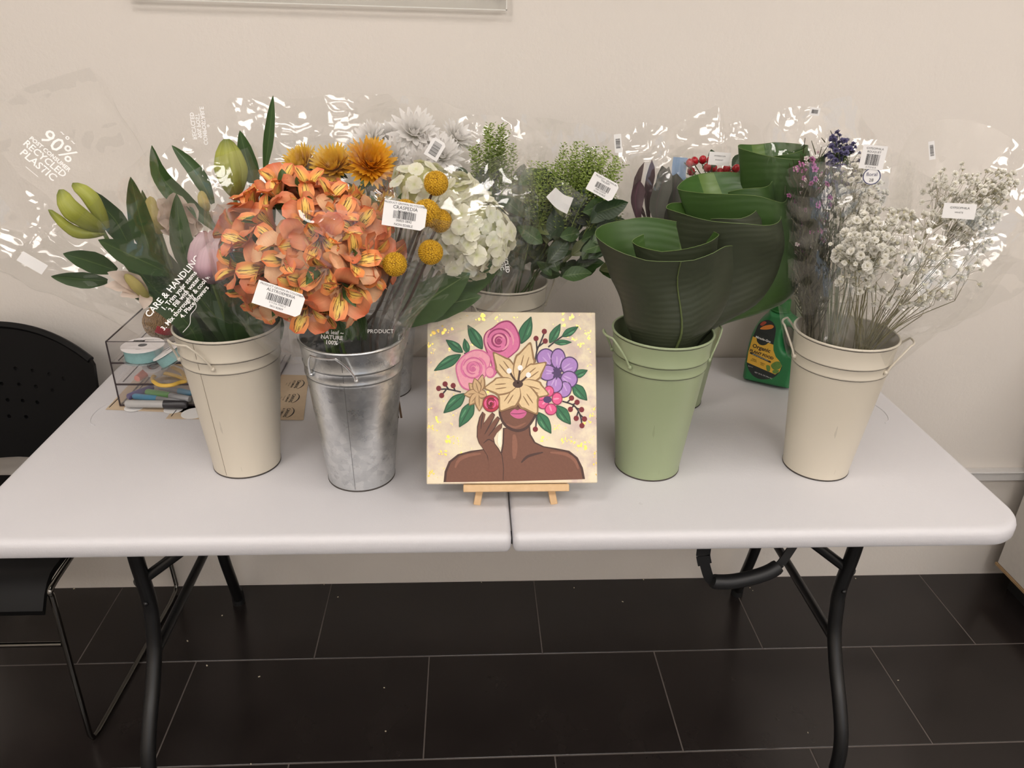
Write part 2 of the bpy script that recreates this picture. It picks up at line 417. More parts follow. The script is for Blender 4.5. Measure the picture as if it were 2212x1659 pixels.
for sg in (-1, 1):
    b = MB(); prof = [(.016, TZ), (.010, TZ-.0006), (.0055, TZ-.0025), (.002, TZ-.0065), (0, TZ-.012), (0, TZ-.028), (.003, TZ-.0335), (.009, TZ-.035), (.03, TZ-.035)]
    rings = [half_outline(sg, i) for i, z in prof]; n = len(rings[0])
    vs = [V((p[0], p[1], z)) for rg, (i, z) in zip(rings, prof) for p in rg]
    fs = []
    for j in range(len(prof)-1):
        for i in range(n): i2 = (i+1) % n; fs.append((j*n+i, j*n+i2, (j+1)*n+i2, (j+1)*n+i))
    fs.append(list(range(n))); fs.append([(len(prof)-1)*n+i for i in range(n)])
    b.add(vs, fs); tp = b.build('tabletop_half', TOPM, tb, 35)
    # moulded grip crescent near the end
    e = MB(); cxp, cyp = sg*.845, -.315
    e.tube([V((cxp+sg*(.030*math.cos(a)-.012), cyp+.055*math.sin(a), TZ+.0002)) for a in [math.radians(-80+160*k/18) for k in range(19)]], .0011, 6)
    e.build('moulded_crescent', TOPM, tp)
def table_leg(sg):
    X = sg*.712
    fr = catmull([(sg*.70, y_, z_) for y_, z_ in ((-.600, .695), (-.594, .57), (-.583, .47), (-.590, .42), (-.607, .36), (-.645, .30), (-.685, .25), (-.720, .195), (-.735, .13), (-.732, .012))], 5)
    bk = catmull([(X*.985, -.20, .695), (X*.99, -.165, .60), (X, -.14, .50), (X, -.155, .40), (X, -.165, .32), (X, -.15, .22), (X*1.005, -.11, .10), (X*1.015, -.072, .012)], 6)
    for p in (fr, bk):
        leg = MB().tube(p, .0142, 14).build('leg', BLKTUBE, tb)
        q = p[-1]; MB().tube([q+V((0, 0, .035)), q-V((0, 0, .012))], [.0165, .0172], 14).build('foot_cap', BLKPLAS, leg)
        m = p[10]; MB().ball(m+V((0, -.0145, 0)), .005, 10, 6).build('rivet', BLKTUBE, leg)
    MB().tube([(sg*.70, -.612, .350), (X, -.165, .325)], .0105, 12).build('crossbar', BLKTUBE, tb)
    MB().tube([(X*.985, -.60, .69), (X*.985, -.20, .69)], .0125, 12).build('top_bar', BLKTUBE, tb)
    for yy in (-.588, -.15):
        MB().tube([(X, yy, .512), (X-sg*.15, yy*.9-.03, .62), (X-sg*.22, yy*.85-.05, .70)], [.0105, .0105, .0105], 12).build('brace', BLKTUBE, tb)
for sg in (-1, 1): table_leg(sg)
# rails under the top
for yy in (-.70, -.06): MB().box((0, yy, .697), (1.66, .022, .016), bev=.003).build('rail', BLKTUBE, tb, False)
# carry handle hanging from the near edge
hp = catmull([at(1518, 1196, -.715), at(1524, 1225, -.715), at(1535, 1252, -.715), at(1560, 1257, -.715), at(1600, 1253, -.715), at(1650, 1240, -.715), at(1682, 1222, -.71), at(1705, 1192, -.70), at(1722, 1165, -.69)], 5)
hp[0].z = .70
b = MB()
for i in range(len(hp)-1):
    d = (hp[i+1]-hp[i]); n = V((0, 1, 0)); wv = d.cross(n).normalized()*(.0125 if i < 4 else .009); sd = n*.0012
    a, c = hp[i], hp[i+1]
    b.add([a+wv+sd, a-wv+sd, a-wv-sd, a+wv-sd, c+wv+sd, c-wv+sd, c-wv-sd, c+wv-sd], [(0, 1, 5, 4), (2, 3, 7, 6), (1, 2, 6, 5), (3, 0, 4, 7)])
hs = b.build('carry_strap', BLKPLAS, tb)
MB().tube(hp[11:31], [.012]+[.0135]*18+[.012], 14).build('handle_grip', BLKPLAS, hs)

# ------------------------------------------------------------------ chair, left of the table
CHP = plain('black_chair_plastic', (7, 7, 8), .5, var=.2, scale=200, bstr=.05, Specular_IOR_Level=.25)
CHROME = plain('dark_chrome', (120, 118, 114), .14, 1)
ch = thing('stacking_chair', (-1.175, -.3, 0), 'black plastic stacking chair with perforated back and chrome sled legs, left of the table', 'chair')
CX0 = -1.175; HWB = .243
def back_pt(u, z, off=0):
    x = CX0+u; yy = -.085-.0+.05*(u/HWB)**2*-1 - (.85-z)*.10+off
    return V((x, yy, z))
def back_top(u):
    a = abs(u)/HWB
    return .852-.070*a**2.3
NU, NVV = 72, 20
def bgrid(off):
    vs = []
    for j in range(NVV+1):
        for i in range(NU+1):
            u = -HWB+2*HWB*i/NU; t = j/NVV
            a = abs(u)/HWB; zb = .515-.01*a; zt = back_top(u)
            if a > .96: zt -= .012*(a-.96)/.04
            vs.append(back_pt(u*(1-.05*(1-t)*a), lerp(zb, zt, t), off))
    return vs
b = MB(); n1 = NU+1; A = bgrid(0); B = bgrid(.012); N = len(A); fs = []
for j in range(NVV):
    for i in range(NU):
        q = (j*n1+i, j*n1+i+1, (j+1)*n1+i+1, (j+1)*n1+i); fs.append(q); fs.append(tuple(k+N for k in q[::-1]))
bd = [i for i in range(n1)]+[j*n1+NU for j in range(1, NVV+1)]+[NVV*n1+i for i in range(NU-1, -1, -1)]+[j*n1 for j in range(NVV-1, 0, -1)]
for k in range(len(bd)): a, c = bd[k], bd[(k+1) % len(bd)]; fs.append((a, a+N, c+N, c))
b.add(A+B, fs); bo = b.build('backrest', CHP, ch)
cut = MB()
for rz, us in ((.745, (-.155, -.12, -.08, -.04, 0, .04, .08, .12, .155)), (.705, (-.12, -.08, -.04, 0, .04, .08, .12)), (.664, (-.10, -.065, -.03, 0.005, .04, .075)), (.622, (-.04, 0, .04))):
    for u in us:
        p = back_pt(u, rz-(.018*(abs(u)/.155)**2)); cut.tube([p+V((0, -.05, 0)), p+V((0, .06, 0))], .0048, 10)
cm = cut.mesh('cutter', CHP); co = bpy.data.objects.new('cutter', cm); COL.objects.link(co)
md = bo.modifiers.new('holes', 'BOOLEAN'); md.object = co; md.operation = 'DIFFERENCE'; md.solver = 'EXACT'
co.matrix_world = Mx(); bpy.context.view_layer.update()
me = bpy.data.meshes.new_from_object(bo.evaluated_get(bpy.context.evaluated_depsgraph_get())); bo.modifiers.clear(); bo.data = me; me.polygons.foreach_set('use_smooth', [False]*len(me.polygons))
bpy.data.objects.remove(co)
b = MB(); b.tube([back_pt(u, back_top(u)-.004-(.012 if abs(u) > .97*HWB else 0), .004) for u in [(-.97+1.94*k/30)*HWB for k in range(31)]], .0085, 8).build('back_rim', CHP, ch)
# seat: shallow shell with a rolled front
def seat_fn(u, v):
    x = CX0+(u-.5)*.50*(1-.04*(1-v)); yy = lerp(-.545, -.12, v)
    z = .463-.012*math.sin(math.pi*v)*math.sin(math.pi*u)
    if v < .16: k = (1-v/.16); z -= .055*k*k; yy += .0*k
    return V((x, yy, z))
b = MB().grid(seat_fn, 20, 24); n = len(b.v); low = [p+V((0, .004, -.014)) for p in b.v]; top_f = [f[:] for f in b.f]
b.v += low
for f in top_f: b.f.append([i+n for i in f[::-1]]); b.mi.append(0)
for j in range(24):
    for i in (0, 20): a, c = j*21+i, (j+1)*21+i; b.f.append([a, c, c+n, a+n]); b.mi.append(0)
for i in range(20):
    for j in (0, 24): a, c = j*21+i, j*21+i+1; b.f.append([a, c, c+n, a+n]); b.mi.append(0)
b.uv = {}; b.build('seat', CHP, ch)
for sg in (-1, 1):
    xe = CX0+sg*.245
    pth = catmull([(xe-sg*.01, -.10, .70), (xe, -.06, .56), (xe, -.035, .44), (xe+sg*.005, -.03, .42), (xe+sg*.005, -.26, .447), (xe+sg*.005, -.495, .445), (xe+sg*.005, -.52, .425)], 6)
    pth += [V((xe+sg*.004, -.528, .2)), V((xe+sg*.002, -.53, .03)), V((xe+sg*.002, -.522, .0105)), V((xe+sg*.003, -.50, .0065)), V((xe+sg*.02, -.08, .0065)), V((xe+sg*.02, -.035, .009)), V((xe+sg*.02, -.02, .025)), V((xe+sg*.015, -.03, .25)), V((xe+sg*.012, -.05, .425))]
    MB().tube(pth, .0062, 10).build('sled_frame', CHROME, ch)
MB().tube([(CX0-.245, -.526, .30), (CX0+.245, -.526, .30)], .0055, 10).build('crossbar', CHROME, ch)
# ------------------------------------------------------------------ metal flower buckets
def m_paint(name, c, worn=(58, 50, 42)):
    t = NT(name); o = t.coord('Object'); n = t.noise(o, 6, 3); n2 = t.noise(o, 90, 4)
    col = t.mix(n, srgb(*[q*.97 for q in c]), srgb(*c)); n3 = t.noise(t.coord('Object', (30, 30, 3)), 4, 3)
    col = t.mix(t.math('MULTIPLY', t.math('GREATER_THAN', n3, .74), .18), col, srgb(*worn))
    t.bsdf(col, .34, 0, bump=n2, bstr=.02); return t.m
def m_worn(name, c, worn, amt):
    t = NT(name); o = t.coord('Object'); n = t.noise(o, 28, 4, .6)
    col = t.ramp(n, [(amt-.10, srgb(*worn)), (amt+.06, srgb(*[(a*2+b)/3 for a, b in zip(worn, c)])), (amt+.18, srgb(*[(a+2*b)/3 for a, b in zip(worn, c)]))]); t.bsdf(col, .45); return t.m
def m_galv():
    t = NT('galvanised_steel'); o = t.coord('Object'); v = t.n('ShaderNodeTexVoronoi', i_Vector=o, i_Scale=85.0)
    n = t.noise(o, 30, 4, .65); n2 = t.noise(o, 160, 3)
    hv = t.math('ADD', t.math('MULTIPLY', v.outputs[1], .35), t.math('MULTIPLY', n, .75))
    col = t.ramp(hv, [(.25, srgb(190, 192, 194)), (.55, srgb(212, 214, 215)), (.8, srgb(228, 229, 229))])
    col = t.mix(t.math('MULTIPLY', t.math('GREATER_THAN', n, .64), .25), col, srgb(150, 150, 150))
    t.bsdf(col, t.math('ADD', .2, t.math('MULTIPLY', n, .2)), .95, bump=n2, bstr=.05); return t.m
GALV = m_galv(); GALVD = plain('galvanised_dark_line', (120, 121, 122), .35, .9)
PAINTS = {'cream': (m_paint('cream_enamel', (212, 203, 186)), m_worn('cream_worn_line', (206, 196, 178), (62, 54, 48), .52)),
          'green': (m_paint('sage_enamel', (156, 168, 132), (80, 90, 60)), m_worn('sage_worn_line', (150, 160, 124), (60, 62, 44), .60)),
          'galv': (GALV, GALVD)}
SEAM = {'cream': plain('cream_seam', (150, 138, 120), .5, var=.3), 'green': plain('sage_seam', (112, 120, 90), .5, var=.3), 'galv': plain('steel_seam', (150, 151, 152), .35, .9)}
BH, BR0, BR1 = .283, .0605, .0895
def bucket(loc, kind, az, label, seam=None):
    X, Y = loc; pm, wm = PAINTS[kind]
    o = thing('flower_bucket', (X, Y, TZ), label, 'bucket', 'flower buckets on the table')
    R = lambda z: lerp(BR0, BR1, z/BH)
    p = [(0, .004), (BR0-.002, .004), (BR0-.0015, 0), (BR0+.0006, 0), (BR0+.0011, .003), (R(.006), .006)]
    p += [(R(.03), .03), (R(.12), .12), (R(.215), .215)]
    for rz in (.2235, .2445): p += [(R(rz-.003), rz-.003), (R(rz)+.0013, rz-.0008), (R(rz)+.0013, rz+.0008), (R(rz+.003), rz+.003)]
    p += [(R(.27), .27), (R(BH-.002), BH-.002), (R(BH)-.0012, BH-.002), (R(.2)-.0012, .2), (BR0-.0005, .008), (0, .008)]
    MB().lathe(p, 64, (X, Y, TZ)).build('body', pm, o, 50)
    rim = [(R(BH)+.0022*math.cos(a)-.0003, BH-.001+.0022*math.sin(a)) for a in [2*math.pi*k/8 for k in range(9)]]
    MB().lathe(rim, 64, (X, Y, TZ)).build('rim', pm, o)
    for rz in (.2235, .2445):
        MB().lathe([(R(rz-.0034)+.0004, rz-.0034), (R(rz)+.0012, rz-.0018)], 64, (X, Y, TZ)).build('worn_line', wm, o)
    MB().lathe([(R(BH-.0045)+.0005, BH-.0046), (R(BH)+.0009, BH-.0031)], 64, (X, Y, TZ)).build('worn_line', wm, o)
    MB().lathe([(BR0+.0013, .0002), (BR0+.0015, .0028), (BR0+.0008, .0034)], 64, (X, Y, TZ)).build('base_line', plain('worn_base_line', (66, 60, 54), .5) if 'worn_base_line' not in bpy.data.materials else bpy.data.materials['worn_base_line'], o)  # dark worn line round the bucket's foot
    sa = math.radians(az if seam is None else seam)
    d = V((math.cos(sa), math.sin(sa), 0)); tdir = V((-d.y, d.x, 0)); b = MB()
    for z0, z1 in ((.005, .2195), (.228, .2405), (.2485, .278)):
        c0 = V((X, Y, TZ+z0))+d*(R(z0)+.0001); c1 = V((X, Y, TZ+z1))+d*(R(z1)+.0001)
        b.add([c0-tdir*.0005, c0+tdir*.0005, c0+tdir*.0003+d*.0004, c0-tdir*.0003+d*.0004, c1-tdir*.0005, c1+tdir*.0005, c1+tdir*.0003+d*.0004, c1-tdir*.0003+d*.0004],
              [(0, 1, 2, 3), (4, 5, 6, 7), (0, 3, 7, 4), (3, 2, 6, 7), (2, 1, 5, 6)])
    b.build('seam', SEAM[kind], o, False)
    for a0 in (az, az+180):
        hp = []
        for k in range(25):
            t = k/24; ang = math.radians(a0+(t-.5)*56); s = math.sin(math.pi*t)
            zz = .2345+.048*min(1, s*1.25)**.8; out = R(min(zz, BH))+.0035+.018*s
            hp.append(V((X+out*math.cos(ang), Y+out*math.sin(ang), TZ+zz)))
        hd = MB().tube(hp, .0019, 8).build('handle', pm, o)
        for q, sg in ((0, -1), (24, 1)):
            ang = math.radians(a0+sg*28); c = V((X+(R(.2345)+.002)*math.cos(ang), Y+(R(.2345)+.002)*math.sin(ang), TZ+.2335))
            MB().ball(c, .0042, 10, 6).build('rivet', pm, hd)
    return o
bucket((-.494, -.512), 'cream', -122, 'cream enamel metal bucket of lilies, leftmost on the table', -112)
bucket((-.272, -.558), 'galv', -108, 'bare galvanised steel bucket holding orange alstroemeria, left of the painting', -94)
bucket((.274, -.532), 'green', 192, 'sage green metal bucket holding rolled green leaves, right of the painting', 40)
bucket((.609, -.537), 'cream', -28, 'cream enamel metal bucket of baby\'s breath, rightmost at the front of the table', 80)
bucket((.004, -.258), 'cream', -160, 'cream enamel metal bucket of greenery standing behind the painting', -146)
bucket((-.266, -.196), 'galv', -20, 'bare galvanised steel bucket at the back, behind the front steel bucket', 60)
bucket((.398, -.25), 'green', 60, 'sage green metal bucket at the back, hidden behind the front green bucket', 130)
bucket((.757, -.13), 'cream', 60, 'cream enamel metal bucket by the wall, behind the green plant food bottle', 80)
# ------------------------------------------------------------------ flower and leaf builders
rnd = random.Random(7)
U = rnd.uniform
FILM = film_mat('clear_flower_wrap')
FILM2 = film_mat('clear_flower_wrap_crumpled', haze=.025, gloss=.085, scale=24, bstr=.7)
PAPER = plain('white_tag_paper', (238, 236, 234), .6, var=.02)
INK = plain('black_print', (28, 27, 30), .6, var=.05)
WINK = plain('white_print', (246, 244, 240), .5, var=.02)
STEMG = plain('green_stem', (84, 104, 52), .5, var=.2)
STEMD = plain('dark_stem', (64, 58, 34), .6, var=.2)
STEMB = plain('brown_dry_stem', (72, 52, 34), .7, var=.25)
TWIG = plain('fine_twig', (112, 104, 70), .7, var=.25)
WIRE = plain('gyp_twig', (132, 126, 92), .7, var=.25)

def petal(path, width, cup=.2, nu=6, nv=8, ruff=0, seed=0, point=False):
    """path [(r,h)..] outwards/upwards, width [(v,halfwidth)..]; local frame, z = flower axis"""
    pts = catmull([V((r, 0, h)) for r, h in path], max(2, nv//max(1, len(path)-1)+1))
    def fn(u, v):
        s = 2*u-1; k = v*(len(pts)-1); i = min(int(k), len(pts)-2); p = pts[i].lerp(pts[i+1], k-i); t = (pts[i+1]-pts[i]).normalized()
        n = V((-t.z, 0, t.x)); w = curve1(width, v)
        q = p+V((0, w*s, 0))+n*(cup*w*s*s)
        if ruff: q += n*(ruff*w*math.sin(s*4.1+seed+v*7)*v*abs(s))
        return q
    return MB().grid(fn, nu, nv)
def blade(parent, pts, w, mat, cup=.25, nrm=None, tilt=0, name='leaf', nv=14, prof=None, nu=6, wave=0, label=None):
    """leaf blade along world points; w = greatest half width (m)"""
    P = catmull(pts, 6); L = len(P)-1
    prof = prof or [(0, .25), (.12, .5), (.35, .95), (.5, 1), (.72, .75), (.9, .3), (1, .02)]
    base = nrm or (CAM-P[L//2]).normalized(); sd = U(0, 6)
    def fn(u, v):
        k = v*L; i = min(int(k), L-1); p = P[i].lerp(P[i+1], k-i); t = (P[i+1]-P[i]).normalized()
        n = (base-t*base.dot(t)).normalized(); x = t.cross(n)
        if tilt: q = Quaternion(t, tilt); n = q @ n; x = q @ x
        s = 2*u-1; ww = w*curve1(prof, v)
        return p+x*(ww*s)+n*(cup*ww*abs(s)**1.5 + (wave*ww*math.sin(v*17+sd+s)*s*s if wave else 0))
    o = MB().grid(fn, nu, nv).build(name, mat, parent, 'all')
    if label: o['label'] = label
    return o
def pb(parent, pp, Y, w, mat, **k):
    """blade through pixels; Y a depth or (start,end) depths"""
    Y0, Y1 = Y if isinstance(Y, tuple) else (Y, Y)
    n = len(pp)-1
    return blade(parent, [at(x, y, lerp(Y0, Y1, i/n)) for i, (x, y) in enumerate(pp)], w, mat, **k)
def stem(parent, pts, r, mat, name='stem', n=6): return MB().tube(catmull(pts, 5), r, n).build(name, mat, parent)

def sleeve(parent, rings, rim, seed, mat=FILM, amp=.10, nu=72, nv=26, folds=5, name='clear_wrap', sq=.75, xh=V((1, 0, 0)), panels=11):
    """open cone of clear film with flat panels and creases. rings [(centre, half width, half depth)], rim [(u 0..1, length factor)] round the mouth; u=0 right, .25 back, .5 left, .75 front"""
    n = len(rings); rr = random.Random(seed)
    cs = catmull([r[0] for r in rings], 8); L = len(cs)-1; tot = (cs[-1]-cs[0]).length
    kf = [(i/(n-1)) for i in range(n)]
    W1 = [(k, r[1]) for k, r in zip(kf, rings)]; W2 = [(k, r[2]) for k, r in zip(kf, rings)]
    rim = sorted(rim); rim = [(rim[-1][0]-1, rim[-1][1])]+rim+[(1+rim[0][0], rim[0][1])]
    us = sorted((k+rr.uniform(-.3, .3))/panels for k in range(panels))
    fa = [rr.uniform(-1, 1) for _ in us]; fb = [rr.uniform(-1, 1) for _ in us]; fc = [rr.uniform(-.5, .5)/panels for _ in us]
    rj = [rr.uniform(-.035, .035) for _ in us]
    def corner(k, v):
        w = k//panels; k %= panels; u = us[k]+w
        vv = v*(curve1(rim, us[k])+rj[k]); q = min(vv, 1.0)*L; i = min(int(q), L-1); p = cs[i].lerp(cs[i+1], q-i)
        t = (cs[i+1]-cs[i]).normalized(); ext = max(0, vv-1); p = p+t*ext*tot
        x = (xh-t*xh.dot(t)).normalized(); y = x.cross(t); y = y if y.y > 0 else -y
        a = 2*math.pi*(u+fc[k]*vv); ca, sa = math.cos(a), math.sin(a)
        cx = math.copysign(abs(ca)**sq, ca); cy = math.copysign(abs(sa)**sq, sa)
        f = 1+amp*min(1, vv*1.3)*(fa[k]*1.1+fb[k]*.9*math.sin(vv*5+k*2.1))
        w1 = curve1(W1, min(vv, 1))*(1+ext*.35); w2 = curve1(W2, min(vv, 1))*(1+ext*.35)
        return p+x*(w1*cx*f)+y*(w2*cy*f)
    per = max(2, nu//panels); NU = per*panels
    def fn(u, v):
        s = u*panels; k = int(s+1e-9); f = s-k; a = corner(k, v); b = corner(k+1, v); q = a.lerp(b, f)
        d = (b-a).length; m = (q-cs[min(L, int(v*L))]); m = m.normalized() if m.length > 1e-5 else V((0, 0, 1))
        q = q+m*(d*.07*math.sin(math.pi*f)*(1+.5*math.sin(k*3.3)))
        return q+noise.noise_vector(q*26+V((seed, 0, 0)))*(.0065*min(1, v*1.5))
    o = MB().grid(fn, NU, nv, closed=True); o.uv = {}
    return o.build(name, mat, parent, 24)

# tags with a bar code
def barcode(w, h, seed):
    b = MB(); r = random.Random(seed); x = -w/2
    while x < w/2:
        k = r.choice((.5, .5, .9, 1.4))*w/42
        b.box((x+k/2, 0, .0001), (k, h, .0002)); x += k+r.choice((.5, .8, 1.2))*w/42
    return b
def price_tag(parent, px, py, Y, ang, w, h, lines, seed, yaw=0, pitch=0, notch=True, code=True, bar=(.52, .30, -.02)):
    c = at(px, py, Y); n = (CAM-c).normalized(); n = (n+V((yaw, 0, pitch))).normalized()
    x = RGT*math.cos(ang)-UPV*math.sin(ang)
    M = frame(c, n, x)
    hw, hh = w/2, h/2; k = .16*h
    pts = [(-hw, -hh), (hw-k, -hh), (hw, -hh+k), (hw, hh-k), (hw-k, hh), (-hw, hh)] if notch else [(-hw, -hh), (hw, -hh), (hw, hh), (-hw, hh)]
    tg = MB().prism(pts, .0004).build('price_tag', PAPER, parent, False, M=M) if False else inst('price_tag', MB().prism(pts, .0004).mesh('price_tag', PAPER, False), M, parent)
    for txt, size, yy in lines: lettering(txt, size*h, INK, M @ Mx.Translation((0, yy*h, .0006)), tg, bold=.0)
    if code: inst('barcode', barcode(w*bar[0], h*bar[1], seed).mesh('barcode', INK, False), M @ Mx.Translation((0, bar[2]*h, .0004)), tg)
    return tg
def film_text(parent, px, py, Y, ang, lines, size, yaw=0, mat=WINK, mirror=False, name='printed_lettering'):
    c = at(px, py, Y); n = ((CAM-c).normalized()+V((yaw, 0, .15))).normalized(); x = RGT*math.cos(ang)-UPV*math.sin(ang)
    M = frame(c, n, x)
    if mirror: M = M @ Mx.Scale(-1, 4, V((1, 0, 0)))
    y = 0
    for txt, s in lines:
        lettering(txt, size*s, mat, M @ Mx.Translation((0, y-size*s*.5, 0)), parent, name, bold=.0002); y -= size*s*.92

# --- mesh library (shared by copies)
LEAF_DK = leaf_mat('dark_leaf', (34, 54, 30), (50, 74, 40), (88, 108, 66), .38, 10)
LEAF_LILY = leaf_mat('lily_leaf', (44, 70, 34), (66, 94, 46), (92, 116, 62), .36, 1)
LEAF_MID = leaf_mat('mid_green_leaf', (58, 86, 44), (82, 112, 58), (124, 146, 92), .42, 9)
LEAF_OLV = leaf_mat('olive_leaf', (92, 104, 56), (118, 126, 72), (150, 156, 104), .45, 9)
def leaf_mesh(name, L, w, mat, droop=.25, cup=.25, prof=None):
    prof = prof or [(0, .08), (.15, .6), (.4, 1), (.65, .85), (.88, .4), (1, .02)]
    b = MB().grid(lambda u, v: V((L*v*math.cos(droop*v), w*curve1(prof, v)*(2*u-1), -L*math.sin(droop*v)*v*.7+cup*w*curve1(prof, v)*abs(2*u-1))), 4, 8)
    return b.mesh(name, mat, 'all')
def streak_petal():
    t = NT('alstroemeria_streaked'); uv = t.n('ShaderNodeTexCoord').outputs['UV']; sp = t.n('ShaderNodeSeparateXYZ', i_0=uv)
    d = t.math('ABSOLUTE', t.math('SUBTRACT', sp.outputs[0], .5)); v = sp.outputs[1]
    edge = t.ramp(v, [(0, srgb(170, 96, 84)), (.35, srgb(236, 158, 84)), (.8, srgb(238, 150, 88)), (1, srgb(206, 92, 58))])
    m = t.ramp(t.math('ADD', t.math('MULTIPLY', d, 1.7), t.math('ABSOLUTE', t.math('SUBTRACT', v, .52))), [(.34, (1, 1, 1, 1)), (.78, (0, 0, 0, 1))])
    c = t.mix(m, edge, srgb(240, 208, 104))
    mp = t.n('ShaderNodeMapping', i_0=uv); mp.inputs['Scale'].default_value = (15, 3.2, 1)
    i = t.n('ShaderNodeObjectInfo'); ad = t.n('ShaderNodeVectorMath', operation='ADD'); t.l(mp.outputs[0], ad.inputs[0]); cv = t.n('ShaderNodeCombineXYZ'); t.l(t.math('MULTIPLY', i.outputs['Random'], 40), cv.inputs[0]); t.l(cv.outputs[0], ad.inputs[1])
    nz = t.n('ShaderNodeTexNoise', i_Vector=ad.outputs[0], i_Scale=1.0, i_Detail=1.0).outputs[0]
    st = t.math('MULTIPLY', t.math('GREATER_THAN', nz, .56), t.math('GREATER_THAN', m, .15))
    c = t.mix(t.math('MULTIPLY', st, .88), c, srgb(92, 40, 26)); t.bsdf(c, .5); return t.m
P_STREAK = streak_petal()
P_PEACH = petal_mat('alstroemeria_peach', [(0, (140, 70, 86)), (.25, (214, 122, 92)), (.7, (236, 158, 112)), (1, (214, 104, 64))], .45, grain=.05, trans=.1)
P_PEACH2 = petal_mat('alstroemeria_pale', [(0, (180, 110, 104)), (.3, (232, 172, 132)), (.8, (238, 190, 146)), (1, (216, 140, 98))], .45, grain=.05, trans=.1)
OUT = petal([(0, 0), (.006, .014), (.018, .027), (.034, .032)], [(0, .002), (.3, .006), (.65, .0145), (.88, .0125), (1, .003)], .22, 6, 9, ruff=.25).mesh('petal', P_PEACH, 'all')
OUT2 = petal([(0, 0), (.007, .013), (.021, .024), (.036, .024)], [(0, .002), (.3, .006), (.65, .0145), (.88, .0125), (1, .003)], .25, 6, 9, ruff=.3, seed=2).mesh('petal', P_PEACH2, 'all')
INN = petal([(0, 0), (.004, .016), (.012, .032), (.025, .041)], [(0, .002), (.35, .0045), (.7, .0105), (.9, .0085), (1, .001)], .3, 6, 9).mesh('petal', P_STREAK, 'all')
b = MB().tube([(0, 0, -.016), (0, 0, -.004), (0, 0, .004)], [.0022, .0036, .003], 8)
for k in range(5):
    a = k*1.256; b.tube([(0, 0, 0), (.004*math.cos(a), .004*math.sin(a), .018), (.008*math.cos(a), .008*math.sin(a), .028)], [.0007, .0006, .0012], 4)
ALS_C = b.mesh('flower_core', plain('alstroemeria_core', (150, 92, 62), .5), 'all')
def alstro_flower(parent, c, d, s, r):
    M = frame(c, d, V((r.uniform(-1, 1), r.uniform(-1, 1), r.uniform(-1, 1))), s)
    o = inst('flower', ALS_C, M, parent); k0 = r.random() < .4
    for k in range(3):
        inst('petal', OUT2 if k0 else OUT, M @ Mx.Rotation(k*2.094+r.uniform(-.1, .1), 4, 'Z') @ Mx.Rotation(r.uniform(-.18, .25), 4, 'Y'), o)
        inst('petal', INN, M @ Mx.Rotation(k*2.094+1.047+r.uniform(-.1, .1), 4, 'Z') @ Mx.Rotation(r.uniform(-.15, .15), 4, 'Y'), o)
    return o
# daisy-type heads
def ray_head(name, nl, mat, center=None):
    """nl: [(count, tilt(0 flat..1.57 up), length, halfwidth, curl)]"""
    b = MB(); r = random.Random(len(name))
    for li, (cnt, tilt, Ln, hw, curl) in enumerate(nl):
        for k in range(cnt):
            a = 6.283*k/cnt+li*.37+r.uniform(-.05, .05); tt = tilt+r.uniform(-.1, .1); l2 = Ln*r.uniform(.88, 1.08)
            R = Mx.Rotation(a, 3, 'Z')
            def fn(u, v):
                s = 2*u-1; w = hw*curve1([(0, .35), (.5, 1), (.85, .8), (1, .15)], v); th = tt+curl*v
                x = .003+l2*v*math.cos(tt+curl*v*.5); z = l2*v*math.sin(tt+curl*v*.5)
                return R @ V((x-math.sin(th)*.3*w*s*s, w*s, z+.3*w*s*s*math.cos(th)))
            b.grid(fn, 2, 4)
    return b
P_MUM = petal_mat('white_mum_petal', [(0, (226, 224, 196)), (.3, (246, 243, 238)), (1, (252, 249, 246))], .55, trans=.3, grain=.03)
MUM = ray_head('mum', [(16, .05, .036, .0048, .35), (15, .4, .034, .0046, .45), (13, .75, .030, .0042, .5), (10, 1.1, .024, .0036, .4), (7, 1.35, .018, .003, .2)], P_MUM).mesh('bloom', P_MUM, 'all')
P_SUN = petal_mat('golden_ray_petal', [(0, (214, 122, 16)), (.4, (240, 160, 30)), (1, (248, 190, 52))], .5, grain=.08)
P_SUN2 = petal_mat('yellow_ray_petal', [(0, (222, 150, 20)), (.5, (244, 190, 46)), (1, (250, 208, 76))], .5, grain=.08)
_sl = [(30, .15, .040, .0040, .35), (30, .45, .039, .0038, .4), (28, .75, .035, .0034, .4), (24, 1.0, .028, .0030, .35), (18, 1.25, .021, .0026, .2)]
SUN = ray_head('golden', _sl, P_SUN).mesh('bloom', P_SUN, 'all'); SUNB = ray_head('yellow', _sl, P_SUN2).mesh('bloom', P_SUN2, 'all')
b = ray_head('calyx', [(16, .1, .02, .003, -.4), (14, -.4, .022, .0032, -.3)], LEAF_MID); CALYX = b.mesh('calyx', LEAF_MID, 'all')
# hydrangea floret: four broad petals
P_HYD = petal_mat('hydrangea_petal', [(0, (222, 226, 164)), (.3, (242, 241, 214)), (1, (248, 245, 230))], .55, trans=.3, grain=.03)
b = MB()
for k in range(4):
    q = petal([(0, 0), (.007, .0012), (.0145, 0)], [(0, .002), (.4, .0085), (.75, .0098), (.95, .005), (1, .001)], .12, 4, 5)
    R = Mx.Rotation(k*1.571, 3, 'Z'); b.add([R @ p for p in q.v], q.f, [q.uv[i] for i in range(len(q.v))])
FLORET = b.mesh('floret', P_HYD, 'all')
